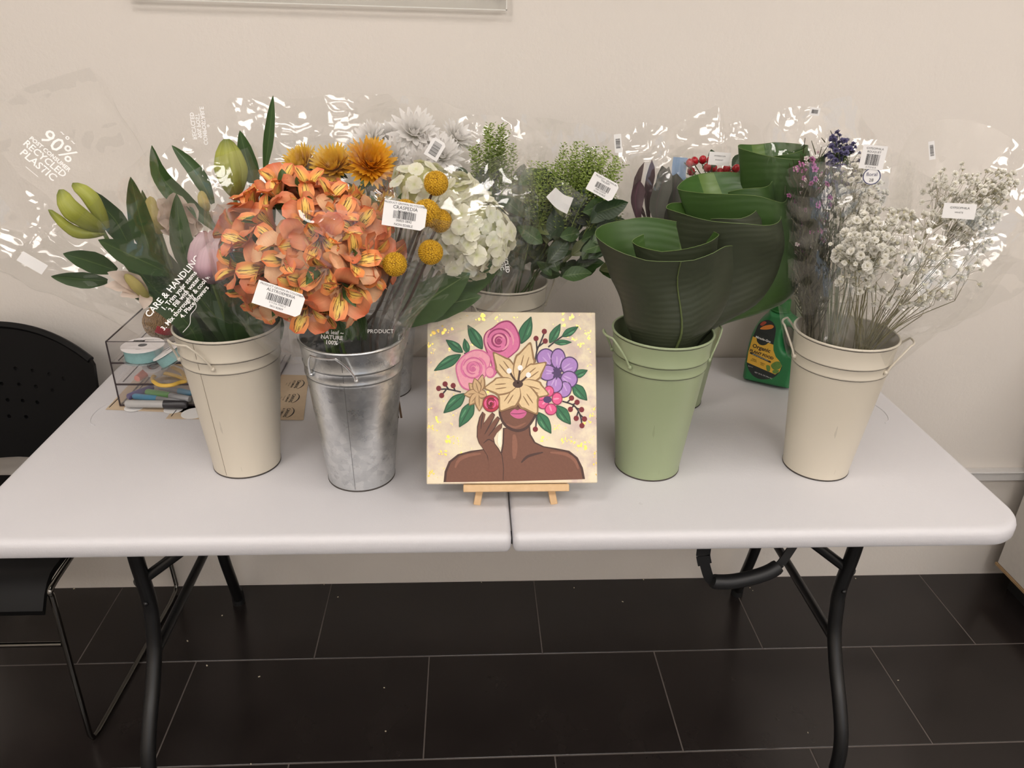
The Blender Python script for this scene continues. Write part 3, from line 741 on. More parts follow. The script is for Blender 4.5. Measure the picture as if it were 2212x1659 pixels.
# gypsophila pompon
P_GYP = petal_mat('gypsophila_petal', [(0, (232, 226, 196)), (.35, (250, 247, 236)), (1, (255, 253, 246))], .6, trans=.2, grain=.02)
def pompon(n, r, seed, mat):
    b = MB(); q = random.Random(seed)
    for k in range(n):
        el = math.asin(min(1, .05+.93*k/n)); a = k*2.4; L = r*q.uniform(.85, 1.1); w = r*.36
        d = V((math.cos(a)*math.cos(el), math.sin(a)*math.cos(el), math.sin(el))); s = V((-math.sin(a), math.cos(a), 0)); up = d.cross(s)
        b.add([d*.1*r-s*w*.3, d*.1*r+s*w*.3, d*L*.75+s*w, d*L+up*r*.1, d*L*.75-s*w], [(0, 1, 2, 3, 4)], [(.5, 0), (.5, 0), (.5, .7), (.5, 1), (.5, .7)])
    b.tube([(0, 0, -.6*r), (0, 0, 0)], [r*.16, r*.36], 5)
    return b.mesh('blossom', mat, False)
GYPS = [pompon(26, .0052, 1, P_GYP), pompon(22, .0045, 2, P_GYP), pompon(18, .0036, 3, P_GYP)]
P_WAX = petal_mat('waxflower_petal', [(0, (120, 40, 92)), (.4, (186, 92, 156)), (1, (206, 132, 182))], .5)
P_WAXW = petal_mat('waxflower_pale', [(0, (190, 150, 160)), (.5, (226, 212, 208)), (1, (234, 224, 216))], .5)
P_STA = petal_mat('statice_petal', [(0, (80, 76, 108)), (.5, (106, 102, 142)), (1, (134, 130, 168))], .55)
def five(r, mat, seed):
    b = MB()
    for k in range(5):
        q = petal([(0, 0), (r*.6, r*.12), (r, r*.05)], [(0, r*.1), (.6, r*.45), (1, r*.12)], .2, 2, 3); R = Mx.Rotation(k*1.2566, 3, 'Z')
        b.add([R @ p for p in q.v], q.f, [q.uv[i] for i in range(len(q.v))])
    b.ball((0, 0, r*.12), r*.3, 6, 4); return b.mesh('blossom', mat, 'all')
WAX = five(.0062, P_WAX, 1); WAXW = five(.0055, P_WAXW, 2); STA = pompon(16, .0058, 5, P_STA)
# pepper-grass sprigs
SPR_G = plain('peppergrass_green', (140, 160, 76), .55, var=.3, scale=25)
def sprig(seed, L):
    b = MB(); r = random.Random(seed); bend = r.uniform(-.25, .25)
    P = [V((bend*L*t*t, .1*L*t*t*r.uniform(-1, 1), L*t)) for t in [k/6 for k in range(7)]]
    b.tube(P, [.0011, .001, .0009, .0008, .0006, .0005, .0003], 4)
    n = 54
    for k in range(n):
        t = .22+.78*k/n; p = P[min(5, int(t*6))].lerp(P[min(5, int(t*6))+1], t*6-int(t*6) if t < 1 else 1); a = k*2.4
        ln = .010*(1.15-t*.75); d = V((math.cos(a), math.sin(a), .55)).normalized(); e = p+d*ln
        s = V((-math.sin(a), math.cos(a), 0)); w = .0042*(1.1-.45*t)
        b.add([p, p+V((0, 0, .0004)), e], [(0, 1, 2)]); up = d.cross(s)
        b.add([e, e+d*w+s*w, e+d*w*2.2, e+d*w-s*w, e+d*w+up*w*.5], [(0, 1, 4), (1, 2, 4), (2, 3, 4), (3, 0, 4), (0, 3, 2, 1)])
    return b.mesh('sprig', SPR_G, False)
SPRIGS = [sprig(k, .12) for k in range(4)]
# branching filler (baby's breath, waxflower)
def filler(parent, base, tips, nodes, r0, mat, seed, spread=.3, name='branching_stems'):
    """thin stems from base through branch nodes out to every tip; joined, too fine to pick apart"""
    r = random.Random(seed); b = MB(); K = [V(q) for q in nodes]
    for q in K: b.tube(catmull([base+V((r.uniform(-.012, .012), r.uniform(-.012, .012), 0)), base.lerp(q, .5)+V((r.uniform(-.01, .01), r.uniform(-.01, .01), .01)), q], 4), [r0*1.0]*8+[r0*.8], 4)
    subs = {}
    for t in tips:
        i = min(range(len(K)), key=lambda k: (K[k]-t).length+r.uniform(0, spread*.12))
        sl = subs.setdefault(i, [])
        cand = [c for c in sl if (c-t).length < .035]
        if cand: mid = r.choice(cand)
        else:
            mid = K[i].lerp(t, r.uniform(.5, .7))+V((r.uniform(-.006, .006), r.uniform(-.006, .006), r.uniform(-.006, .006))); sl.append(mid)
            b.tube([K[i], K[i].lerp(mid, .5)+V((r.uniform(-.004, .004), 0, r.uniform(-.004, .004))), mid], [r0*.6, r0*.5, r0*.45], 3, cap=False)
        b.tube([mid, mid.lerp(t, .6)+V((r.uniform(-.003, .003), 0, r.uniform(-.002, .004))), t], [r0*.42, r0*.36, r0*.3], 3, cap=False)
    o = b.build(name, mat, parent, False); o['kind'] = 'stuff'; return o
def scatter(n, cx, cy, rx, ry, Y0, dY, r, shape=None):
    out = []
    while len(out) < n:
        x, y, z = r.uniform(-1, 1), r.uniform(-1, 1), r.uniform(-1, 1)
        if x*x+y*y+z*z*.7 > 1: continue
        p = at(cx+x*rx, cy+y*ry, Y0+z*dY)
        if shape and not shape(cx+x*rx, cy+y*ry): continue
        out.append(p)
    return out
# ------------------------------------------------------------------ bouquets, left to right
def mouth(X, Y, dx=0, dy=0, z=1.0): return V((X+dx, Y+dy, z))
BL, BG, BGR, BR = (-.494, -.512), (-.272, -.558), (.274, -.532), (.609, -.537)
CB, GB, GRB = (.004, -.258), (-.266, -.196), (.398, -.25)
def bouquet(name, loc, label, group='wrapped flower bouquets'): return thing(name, loc, label, 'bouquet', group)

# lily builders
P_BUDG = petal_mat('green_bud', [(0, (96, 104, 44)), (.3, (150, 156, 62)), (.75, (172, 176, 78)), (1, (110, 120, 56))], .45, trans=.1, grain=.05)
P_BUDP = petal_mat('pink_bud', [(0, (150, 116, 120)), (.4, (214, 176, 188)), (.85, (226, 196, 202)), (1, (196, 160, 164))], .5, grain=.05)
P_BUDY = petal_mat('yellow_green_bud', [(0, (150, 146, 72)), (.5, (206, 190, 116)), (1, (184, 170, 100))], .5, grain=.04)
P_BLUSH = petal_mat('blush_petal', [(0, (218, 196, 150)), (.4, (236, 214, 196)), (1, (240, 222, 210))], .5, trans=.35, grain=.05)
def tepal(parent, p0, p1, w, mat, bow, thick=.55, tip=.05):
    """fleshy closed tepal between two world points, bowed by a vector"""
    p0, p1 = V(p0), V(p1); m = (p0+p1)/2+V(bow); P = catmull([p0, m, p1], 6); ax = (p1-p0).normalized(); n0 = (CAM-m).normalized()
    n0 = (n0-ax*n0.dot(ax)).normalized(); x = ax.cross(n0)
    def fn(u, v):
        k = v*(len(P)-1); i = min(int(k), len(P)-2); p = P[i].lerp(P[i+1], k-i); a = 6.283*u
        ww = w*curve1([(0, .35), (.2, .8), (.45, 1), (.75, .8), (.92, .42), (1, tip)], v)
        c, s = math.cos(a), math.sin(a); ridge = 1+.12*math.exp(-((a-1.57)/.25)**2)-.16*math.exp(-((a-.9)/.2)**2)-.16*math.exp(-((a-2.24)/.2)**2)
        return p+x*(ww*c*ridge)+n0*(ww*thick*s*ridge)
    return MB().grid(fn, 18, 12, closed=True).build('petal', mat, parent, 'all')
def bud(parent, p0, p1, w, mat, seed=0, n=4, spread=.3):
    ax = (p1-p0).normalized(); n0 = (CAM-p0).normalized(); n0 = (n0-ax*n0.dot(ax)).normalized(); x = ax.cross(n0)
    o = stem(parent, [p0-ax*.012, p0-ax*.004, p0+ax*.01], .0035, STEMG, 'lily_bud')
    for k in range(n):
        a = (k-(n-1)/2)/max(1, (n-1)/2) if n > 1 else 0
        off = x*(a*w*.55)+n0*(w*.35*(1-abs(a)))
        tepal(o, p0+off*.3, p1+off*(.25+spread*.6), w*.62, mat, off*.9, .7)
    return o
def lily_leaf(o, pp, Y, w, bs):
    Y0, Y1 = Y; n = len(pp)-1; P = [at(x, y, lerp(Y0, Y1, i/n)) for i, (x, y) in enumerate(pp)]
    if pp[0][1] > 680: P = [V((lerp(bs.x, P[0].x, .5), lerp(BL[1], P[0].y, .5), bs.z-.03))]+P
    blade(o, P, w, LEAF_LILY, cup=.35, tilt=U(-.4, .35))
# --- lilies leaning left
o = bouquet('lily_bouquet', mouth(*BL, -.03, 0), 'green budded lilies in a clear wrap leaning far left over the chair')
bs = mouth(*BL, -.03, -.01, .97)
for p0, p1, w, bw in (((222, 500), (108, 452), .013, (0, 0, -.016)), ((226, 502), (130, 414), .020, (-.002, -.012, .006)), ((234, 496), (160, 398), .016, (.010, .004, .012))):
    pass
lb = stem(o, [at(275, 575, -.55), at(240, 530, -.56), at(222, 498, -.565)], .0032, STEMG, 'lily_bud')
tepal(lb, at(226, 505, -.565), at(104, 453, -.60), .0095, P_BUDG, (-.004, -.004, -.014))
tepal(lb, at(224, 500, -.565), at(127, 410, -.59), .0155, P_BUDG, (-.006, -.016, .004))
tepal(lb, at(232, 494, -.56), at(157, 395, -.56), .0125, P_BUDG, (.006, -.006, .014))
stem(o, [bs, at(330, 640, -.53), at(275, 575, -.55)], .0035, STEMG)
LV = [([(330, 560), (305, 480), (282, 382)], (-.54, -.57), .018), ([(365, 590), (290, 555), (212, 518)], (-.55, -.62), .021), ([(252, 585), (195, 565), (136, 548)], (-.55, -.60), .017),
      ([(232, 607), (175, 603), (110, 597)], (-.56, -.61), .014), ([(285, 545), (245, 470), (165, 396)], (-.52, -.53), .02), ([(400, 690), (330, 620), (262, 540)], (-.53, -.55), .02),
      ([(420, 700), (360, 610), (300, 540)], (-.52, -.52), .02), ([(410, 705), (340, 650), (250, 620)], (-.55, -.58), .018), ([(430, 700), (380, 600), (345, 530)], (-.5, -.5), .02)]
for pp, Y, w in LV: lily_leaf(o, pp, Y, w, bs)
fl_ = stem(o, [at(345, 665, -.56), at(325, 640, -.57), at(312, 628, -.575)], .003, STEMG, 'lily_flower')
for p1, w in (((232, 588), .012), ((225, 618), .012), ((260, 640), .012), ((262, 585), .012), ((310, 668), .011)): pb(fl_, [(318, 635), ((318+p1[0])/2, (635+p1[1])/2-6), p1], (-.575, -.60), w, P_BLUSH, name='petal', tilt=U(-.6, .6), wave=.2)
tepal(fl_, at(320, 645, -.58), at(270, 592, -.60), .009, P_BUDY, (0, -.004, .004))
sleeve(o, [(bs+V((.01, 0, .0)), .045, .04), (at(330, 615, -.54), .085, .06), (at(215, 500, -.55), .135, .085), (at(140, 410, -.56), .155, .10)],
       [(0, .98), (.15, 1.25), (.25, 1.42), (.36, 1.22), (.5, 1.0), (.62, .86), (.75, .80), (.88, .88)], 11, amp=.09, xh=V((.72, 0, .70)))
film_text(o, 152, 292, -.60, .67, [('~ o ~', .8), ('90%', 2.3), ('POST CONSUMER', .62), ('RECYCLED', 1.05), ('PLASTIC', 1.15), ('_____', .6)], .0125)
film_text(o, 366, 612, -.615, -.88, [('CARE & HANDLING', 1.1), ('1. Trim your stems', .8), ('2. Fill with water', .8), ('3. Mix thoroughly & cool water', .8), ('4. Place flowers', .8)], .0125)
b = MB().tube(catmull([at(388, 618, -.62), at(412, 640, -.62), at(424, 662, -.62), at(412, 680, -.62), at(410, 700, -.62), at(395, 718, -.62)], 5), .0006, 5).build('printed_border', WINK, o)
price_tag(o, 70, 568, -.60, .52, .038, .017, [], 3, notch=False, code=False)
# --- lilies standing upright
o = bouquet('lily_bouquet', mouth(*BL, .03, .03), 'pink and cream lilies standing upright in the leftmost bucket')
bs = mouth(*BL, .03, .03, .97)
LV = [([(462, 478), (400, 436), (348, 380), (328, 314)], (-.48, -.50), .0165), ([(460, 440), (425, 375), (371, 314)], (-.46, -.46), .013), ([(422, 612), (392, 520), (381, 418)], (-.53, -.54), .018), ([(372, 600), (330, 500), (307, 410)], (-.50, -.50), .013),
      ([(556, 420), (535, 350), (518, 282)], (-.44, -.44), .015), ([(572, 370), (582, 290), (590, 206)], (-.44, -.44), .0085), ([(470, 500), (430, 460), (398, 432)], (-.50, -.50), .01),
      ([(480, 705), (430, 640), (385, 545)], (-.54, -.56), .022), ([(500, 705), (480, 640), (445, 560)], (-.53, -.53), .018), ([(520, 705), (525, 620), (540, 540)], (-.54, -.56), .026), ([(545, 700), (560, 640), (560, 560)], (-.52, -.52), .024),
      ([(450, 710), (400, 650), (340, 590)], (-.52, -.52), .022), ([(530, 700), (500, 620), (470, 560)], (-.50, -.50), .022), ([(470, 700), (455, 600), (400, 520)], (-.48, -.48), .022), ([(560, 690), (590, 620), (600, 560)], (-.48, -.48), .02), ([(500, 700), (520, 560), (560, 470)], (-.46, -.46), .02)]
for pp, Y, w in LV: lily_leaf(o, pp, Y, w, bs)
for k in range(16):
    x = 395+k*13; lily_leaf(o, [(x, 712), (x+U(-25, 15), 640), (x+U(-50, 30), U(560, 610))], (U(-.56, -.47), U(-.56, -.47)), U(.016, .024), bs)
bud(o, at(508, 424, -.47), at(489, 300, -.47), .021, P_BUDG, n=4, spread=.1)
stem(o, [bs, at(515, 560, -.48), at(508, 424, -.47)], .0035, STEMG)
pbud = stem(o, [at(487, 690, -.55), at(470, 640, -.56), at(458, 605, -.565)], .0032, STEMG, 'lily_bud')
for p0, p1, w, bw in (((460, 610), (478, 512), .021, (.01, -.01, 0)), ((456, 610), (440, 500), .021, (-.01, -.002, .0)), ((458, 612), (455, 520), .019, (0, -.02, 0)), ((458, 608), (462, 498), .018, (0, .01, .006))):
    tepal(pbud, at(*p0, -.565), at(*p1, -.565), w, P_BUDP, bw, .75, .2)
yb = stem(o, [at(372, 580, -.5), at(352, 520, -.5), at(347, 505, -.5)], .003, STEMG, 'lily_bud')
tepal(yb, at(348, 505, -.5), at(324, 424, -.5), .0135, P_BUDY, (-.004, -.004, 0))
yb = stem(o, [at(462, 500, -.49), at(450, 462, -.49), at(446, 455, -.49)], .003, STEMG, 'lily_bud')
tepal(yb, at(448, 456, -.49), at(434, 412, -.49), .009, P_BUDY, (0, -.004, 0))
cf = stem(o, [at(430, 640, -.47), at(400, 540, -.47), at(393, 510, -.475)], .003, STEMG, 'lily_flower')
for p1, w in (((340, 430), .026), ((375, 416), .03), ((420, 440), .028), ((430, 500), .026), ((345, 495), .024), ((395, 470), .026)): pb(cf, [(394, 512), ((394+p1[0])/2, (512+p1[1])/2-8), p1], (-.475, -.505), w, P_BLUSH, name='petal', tilt=U(-.4, .4), wave=.35, cup=.4)
for q, (a, c) in enumerate((((480, 470), (520, 445)), ((485, 490), (470, 440)))): pb(cf, [(488, 510), a, c], (-.47, -.49), .02, P_BLUSH, name='petal', wave=.3)
sleeve(o, [(bs, .05, .05), (at(485, 620, -.52), .085, .065), (at(450, 470, -.49), .105, .08), (at(415, 370, -.47), .115, .09)],
       [(0, 1.05), (.2, 1.26), (.3, 1.24), (.5, 1.02), (.75, .86)], 23, amp=.10)
film_text(o, 456, 272, -.40, 1.45, [('o', .8), ('COMPOSTABLE', .9), ('90% POST', .9), ('RECYCLED', .9)], .010, mirror=True, mat=PAPER)

# --- alstroemeria
o = bouquet('alstroemeria_bouquet', mouth(*BG, -.02, -.01), 'orange and yellow alstroemeria in a clear wrap in the front steel bucket')
bs = mouth(*BG, -.02, -.01, .95); C = at(656, 540, -.60); ar = random.Random(5)
vd = (CAM-C).normalized(); golden = 2.39996
N = 44
for k in range(N):
    z = 1-1.28*(k+.5)/N; rr_ = math.sqrt(max(0, 1-z*z)); a = k*golden
    d = (vd*.80+UPV*.25).normalized()*z + RGT*(rr_*math.cos(a)) + UPV.lerp(UPV, 1)*(rr_*math.sin(a))
    d.normalize()
    R = (.092 if k % 4 or k < 9 else .074)*ar.uniform(.9, 1.06)
    p = C+RGT*(d.dot(RGT)*R*1.20)+UPV*(d.dot(UPV)*R*1.06)+vd*(d.dot(vd)*R*.95)
    fd = (d*.75+vd*.22+V((ar.uniform(-.4, .4), ar.uniform(-.4, .4), ar.uniform(-.25, .5)))).normalized()
    alstro_flower(o, p-fd*.02, fd, ar.uniform(1.1, 1.35), ar)
    if k % 2 == 0: stem(o, [bs+V((ar.uniform(-.02, .02), ar.uniform(-.02, .02), 0)), at(705, 650, -.585)+V((ar.uniform(-.02, .02), ar.uniform(-.02, .02), 0)), C.lerp(p, .35), p-fd*.03], .0017, STEMG)
    if True: 
        q = C.lerp(p, ar.uniform(.55, .92)); e = q+(d+V((ar.uniform(-1, 1), ar.uniform(-.6, .3), ar.uniform(-1, 1)))*.6).normalized()*.05
        blade(o, [q, q.lerp(e, .5)+V((0, 0, .006)), e], .010, LEAF_MID, tilt=ar.uniform(-1, 1), nv=8, nu=4)
for x, y in ((640, 520), (672, 556), (694, 508), (622, 566), (655, 600)):
    p = at(x, y, -.665); alstro_flower(o, p, (vd+V((ar.uniform(-.4, .4), 0, ar.uniform(-.3, .4)))).normalized(), ar.uniform(1.1, 1.3), ar)
for k in range(7):
    x = 670+k*16; pb(o, [(x+40-k*3, 735), (x+14, 690), (x-8, 640)], (-.58, -.60), .011, LEAF_MID, tilt=U(-.8, .8), nv=8)
sleeve(o, [(bs+V((.01, .01, 0)), .035, .035), (at(735, 722, -.59), .045, .045), (at(668, 672, -.60), .100, .075), (at(654, 575, -.605), .150, .115), (at(650, 440, -.58), .155, .12)],
       [(0, 1.02), (.12, 1.15), (.3, 1.22), (.5, 1.03), (.62, .92), (.75, .90), (.88, .94)], 31, amp=.07)
price_tag(o, 603, 646, -.74, .32, .067, .034, [('PRODUCT GROWN IN COLOMBIA', .115, .40), ('ALSTROEMERIA', .17, .25), ('0 71316 17332 3', .10, -.24), ('SKU 82809', .12, -.38)], 4)
film_text(o, 718, 712, -.63, .05, [('~ & leaf ~', .9), ('NATURE', .9), ('100%', .9)], .010)
# --- craspedia
CRASP = NT('craspedia_ball'); c_ = CRASP.coord('Object'); vo = CRASP.n('ShaderNodeTexVoronoi', i_Vector=c_, i_Scale=420.0)
cc = CRASP.ramp(vo.outputs[0], [(.0, srgb(228, 184, 44)), (.5, srgb(206, 158, 26)), (1, srgb(140, 100, 14))]); CRASP.bsdf(cc, .7, 0, bump=vo.outputs[0], bstr=.6, bdist=-.003); CRASP = CRASP.m
def knobby(r):
    b = MB(); n = 420; b.ball((0, 0, 0), r*.94, 20, 12)
    for k in range(n):
        z = 1-2*(k+.5)/n; q = math.sqrt(1-z*z); a = k*golden; d = V((q*math.cos(a), q*math.sin(a), z)); s = d.orthogonal().normalized(); t = d.cross(s); h = r*.075
        b.add([d*r*.93+s*h, d*r*.93+t*h, d*r*.93-s*h, d*r*.93-t*h, d*r*1.03], [(0, 1, 4), (1, 2, 4), (2, 3, 4), (3, 0, 4)])
    return b.mesh('ball_head', CRASP, False)
KN = knobby(.0185)
o = bouquet('craspedia_bunch', mouth(*BG, .04, -.01), 'round yellow craspedia heads on bare stems beside the orange alstroemeria')
for i, (x, y, Y, s) in enumerate(((942, 396, -.60, 1.02), (876, 460, -.62, 1.12), (922, 460, -.64, 1.12), (950, 477, -.60, 1.0), (930, 545, -.66, 1.02), (853, 571, -.68, .98))):
    c = at(x, y, Y); sx = (815, 800, 812, 838, 846, 782)[i]; e = at(sx, 735, -.585+.004*i); e2 = V((e.x+.01, -.56, .86))
    h = inst('ball_head', KN, Mx.Translation(c) @ Mx.Rotation(i*1.3, 4, 'X') @ Mx.Scale(s, 4), o)
    stem(o, [c, c.lerp(e, .5)+V((.004*(i % 3-1), 0, 0)), e, e2], .0021, STEMB)
    if i not in (4, 5): sleeve(o, [(e+V((0, 0, -.06)), .011, .011), (c.lerp(e, .6), .016, .016), (c.lerp(e, .22), .027, .027)], [(0, 1), (.25, 1.08), (.5, 1), (.75, .95)], 60+i, mat=FILM2, nu=26, nv=16, amp=.12, name='stem_sleeve')
sleeve(o, [(V((-.245, -.575, .86)), .03, .025), (at(835, 700, -.60), .04, .03), (at(880, 560, -.62), .06, .045), (at(905, 440, -.62), .085, .05)], [(0, 1), (.25, 1.15), (.5, 1), (.75, .9)], 41, amp=.14, mat=FILM2)
price_tag(o, 874, 465, -.69, .16, .061, .036, [('PRODUCT GROWN IN COLOMBIA', .11, .41), ('CRASPEDIA', .19, .26), ('BOUQUET', .12, .12), ('00825 0842', .13, -.24), ('NON EDIBLE', .13, -.40)], 5)
lettering('PRODUCT', .009, WINK, frame(at(822, 716, -.625), (CAM-at(822, 716, -.625)), RGT), o, 'printed_lettering')
# --- hydrangea
o = bouquet('hydrangea_bouquet', mouth(*BG, .04, .03), 'creamy white hydrangea heads in a clear wrap leaning right from the front steel bucket')
bs = mouth(*BG, .03, .03, .95); hr = random.Random(9)
HEADS = ((1008, 505, -.545, .070, 105), (985, 448, -.52, .052, 56), (912, 415, -.51, .050, 50))
for (x, y, Y, R, n) in HEADS:
    c = at(x, y, Y); v0 = (CAM-c).normalized()
    for k in range(n):
        z = 1-1.75*(k+.5)/n; q = math.sqrt(max(0, 1-z*z)); a = k*golden
        d = (v0*z+RGT*(q*math.cos(a))+UPV*(q*math.sin(a))).normalized(); p = c+d*R*hr.uniform(.88, 1.06)
        fd = (d+V((hr.uniform(-.5, .5), hr.uniform(-.5, .5), hr.uniform(-.5, .5)))).normalized()
        inst('floret', FLORET, frame(p, fd, V((hr.uniform(-1, 1), hr.uniform(-1, 1), hr.uniform(-1, 1))), hr.uniform(.85, 1.2)), o)
    MB().ball(c, R*.8, 16, 10).build('flower_core', P_HYD if False else plain('hydrangea_core', (206, 206, 150), .7), o)
    stem(o, [c, at(900, 660, -.53), bs], .004, STEMG)
for pp, Y, w in (([(870, 700), (930, 645), (1015, 590)], (-.56, -.60), .034), ([(880, 680), (990, 620), (1080, 575)], (-.52, -.52), .03), ([(860, 690), (880, 620), (900, 560)], (-.53, -.53), .022), ([(905, 500), (880, 440), (870, 415)], (-.54, -.54), .02), ([(890, 690), (960, 660), (1040, 640)], (-.54, -.56), .024)):
    pb(o, pp, Y, w, LEAF_MID, cup=.2, tilt=U(-.4, .4))
sleeve(o, [(bs, .035, .03), (at(870, 690, -.55), .055, .045), (at(960, 590, -.54), .105, .075), (at(1005, 470, -.52), .115, .09), (at(990, 390, -.50), .12, .09)], [(0, 1.0), (.2, 1.15), (.35, 1.1), (.5, .98), (.75, .88)], 43, amp=.09)
film_text(o, 1098, 560, -.56, 1.4, [('RECYCLED', .9), ('PLASTIC', .9)], .010)
# --- golden sunflower-like heads
o = bouquet('sunflower_bouquet', mouth(*GB, -.03, 0), 'golden yellow double sunflowers behind the orange alstroemeria')
bs = mouth(*GB, -.03, 0, .95); sr = random.Random(3)
for i, (x, y, Y, me, dv, s) in enumerate(((655, 348, -.32, SUNB, (-.4, -.6, .7), 1.0), (722, 352, -.35, SUNB, (-.1, -.6, .75), 1.1), (800, 345, -.35, SUN, (.25, -.75, .6), 1.2), (838, 392, -.33, SUN, (.6, -.6, .35), 1.0), (760, 428, -.40, SUN, (.1, -.8, .3), .8), (832, 440, -.37, SUNB, (.5, -.7, .2), .8))):
    c = at(x, y+12, Y); M = frame(c, dv, V((1, 0, .2)), s); h = inst('bloom', me, M, o); inst('calyx', CALYX, M @ Mx.Translation((0, 0, -.003)), h)
    stem(o, [c-V(dv).normalized()*.004, c.lerp(bs, .5)+V((0, 0, .02)), bs+V((sr.uniform(-.02, .02), sr.uniform(-.02, .02), 0))], .0035, STEMG)
LM = leaf_mesh('leaf', .045, .010, LEAF_MID)
for k in range(36):
    p = at(sr.uniform(640, 850), sr.uniform(385, 470), sr.uniform(-.40, -.28)); inst('leaf', LM, frame(p, V((sr.uniform(-1, 1), sr.uniform(-1, 0), sr.uniform(-.3, 1))), V((sr.uniform(-1, 1), sr.uniform(-1, .3), sr.uniform(-.2, 1)))), o)
sleeve(o, [(bs, .04, .04), (at(740, 560, -.24), .09, .07), (at(700, 400, -.28), .15, .09), (at(690, 300, -.27), .17, .10)], [(0, 1.0), (.15, 1.22), (.25, 1.24), (.36, 1.22), (.5, 1.05), (.75, .9)], 47, amp=.08)
# --- white chrysanthemums
o = bouquet('chrysanthemum_bouquet', mouth(*GB, .03, 0), 'white chrysanthemums heaped in a clear wrap above the hydrangea')
bs = mouth(*GB, .03, 0, .95); cr = random.Random(13)
for i, (x, y, Y, s) in enumerate(((800, 292, -.26, 1.1), (848, 330, -.30, 1.15), (895, 275, -.27, 1.35), (905, 345, -.31, 1.1), (955, 325, -.30, 1.15), (985, 285, -.24, 1.0), (800, 345, -.27, 1.0), (860, 380, -.31, .95), (960, 375, -.29, .95), (935, 305, -.28, 1.0), (845, 285, -.24, 1.0), (770, 318, -.24, .85))):
    c = at(x, y+14, Y); d = V(((x-890)/260+cr.uniform(-.2, .2), -.55+cr.uniform(-.2, .2), .55-(y-300)/300)); inst('bloom', MUM, frame(c, d, V((1, 0, .3)), s), o)
    stem(o, [c, c.lerp(bs, .5)+V((0, .01, .01)), bs+V((cr.uniform(-.02, .02), cr.uniform(-.02, .02), 0))], .0022, STEMG)
LM2 = leaf_mesh('leaf', .06, .014, LEAF_DK)
for k in range(16):
    p = at(cr.uniform(800, 1000), cr.uniform(390, 470), cr.uniform(-.28, -.22)); inst('leaf', LM2, frame(p, V((cr.uniform(-.5, .5), -1, cr.uniform(0, .8))), V((cr.uniform(-1, 1), 0, cr.uniform(-.5, 1)))), o)
sleeve(o, [(bs, .04, .04), (at(860, 520, -.24), .09, .07), (at(885, 380, -.27), .135, .09), (at(890, 300, -.27), .15, .10)], [(0, 1.02), (.2, 1.2), (.3, 1.2), (.5, 1.05), (.75, .88)], 53, amp=.09)
tg = price_tag(o, 940, 322, -.38, -1.05, .035, .026, [], 8, bar=(.7, .55, 0))
# --- greenery with pepper-grass, two bunches
def greens(label, axis, sprigbox, leafbox, n_s, n_l, seed, rings, rim, Y):
    o = bouquet('greenery_bouquet', mouth(*CB, 0, 0), label); r = random.Random(seed); bs = mouth(*CB, axis, 0, .95)
    for k in range(n_s):
        x = r.uniform(sprigbox[0], sprigbox[1]); f = (x-sprigbox[0])/(sprigbox[1]-sprigbox[0]); y = lerp(sprigbox[2], sprigbox[3], r.random()**1.3)+ (abs(f-.5)*2)**2*36
        top = at(x, y, Y+r.uniform(-.04, .04)); d = (top-bs); d = (d.normalized()+V((r.uniform(-.14, .14), r.uniform(-.14, .14), .5))).normalized()
        s = r.uniform(.8, 1.1); inst('sprig', SPRIGS[k % 4], frame(top-d*.12*s, d, V((r.uniform(-1, 1), r.uniform(-1, 1), 0)), s), o)
    ms = [leaf_mesh('leaf', .075, .021, m, .3) for m in (LEAF_DK, LEAF_DK, LEAF_MID, LEAF_OLV)]
    for k in range(n_l):
        x, y = r.uniform(*leafbox[:2]), r.uniform(*leafbox[2:]); c = at(x, y, Y+r.uniform(-.07, .04))
        dx = V(((x-(leafbox[0]+leafbox[1])/2)/90+r.uniform(-.7, .7), r.uniform(-.4, .3), r.uniform(-.1, 1)))
        inst('leaf', ms[r.choice((0, 0, 0, 1, 2, 2, 3))], frame(c, V((r.uniform(-.6, .6), -1, r.uniform(0, 1.0))), dx, r.uniform(.55, .95)), o)
    for k in range(9):
        t = at(r.uniform(leafbox[0]+20, leafbox[1]-20), r.uniform(leafbox[2], leafbox[2]+60), Y); stem(o, [bs+V((r.uniform(-.03, .03), r.uniform(-.03, .03), 0)), bs.lerp(t, .5)+V((0, 0, .01)), t], .0016, STEMG)
    sleeve(o, [(bs, .04, .04)]+rings, rim, seed, amp=.10); return o
greens('narrow bunch of pepper grass and dark leaves in a clear wrap, behind the hydrangea', -.02, (1026, 1114, 262, 345), (1000, 1150, 390, 600), 22, 64, 61,
       [(at(1080, 540, -.27), .07, .06), (at(1068, 400, -.24), .09, .07), (at(1065, 330, -.23), .095, .08)], [(0, 1.0), (.25, 1.25), (.5, 1.0), (.75, .85)], -.23)
o = greens('wide bunch of pepper grass and dark leaves, left of the rolled leaves', .02, (1162, 1356, 312, 410), (1110, 1295, 440, 600), 74, 96, 67,
       [(at(1150, 560, -.29), .085, .06), (at(1210, 460, -.29), .12, .08), (at(1245, 380, -.28), .135, .10)], [(0, .95), (.12, 1.05), (.25, 1.32), (.4, 1.2), (.5, 1.12), (.75, .80), (.88, .85)], -.28)
price_tag(o, 1302, 404, -.40, .50, .052, .034, [('PRODUCT GROWN IN', .12, .38), ('THLASPI', .14, .26), ('0081210234', .12, -.24), ('NON EDIBLE', .12, -.37)], 6)
price_tag(o, 1335, 310, -.25, 1.5, .035, .014, [], 7, notch=False, bar=(.5, .6, 0))
pb(o, [(1190, 415), (1210, 435), (1232, 445)], -.37, .016, PAPER, name='care_card', cup=0, prof=[(0, .75), (1, 1)])
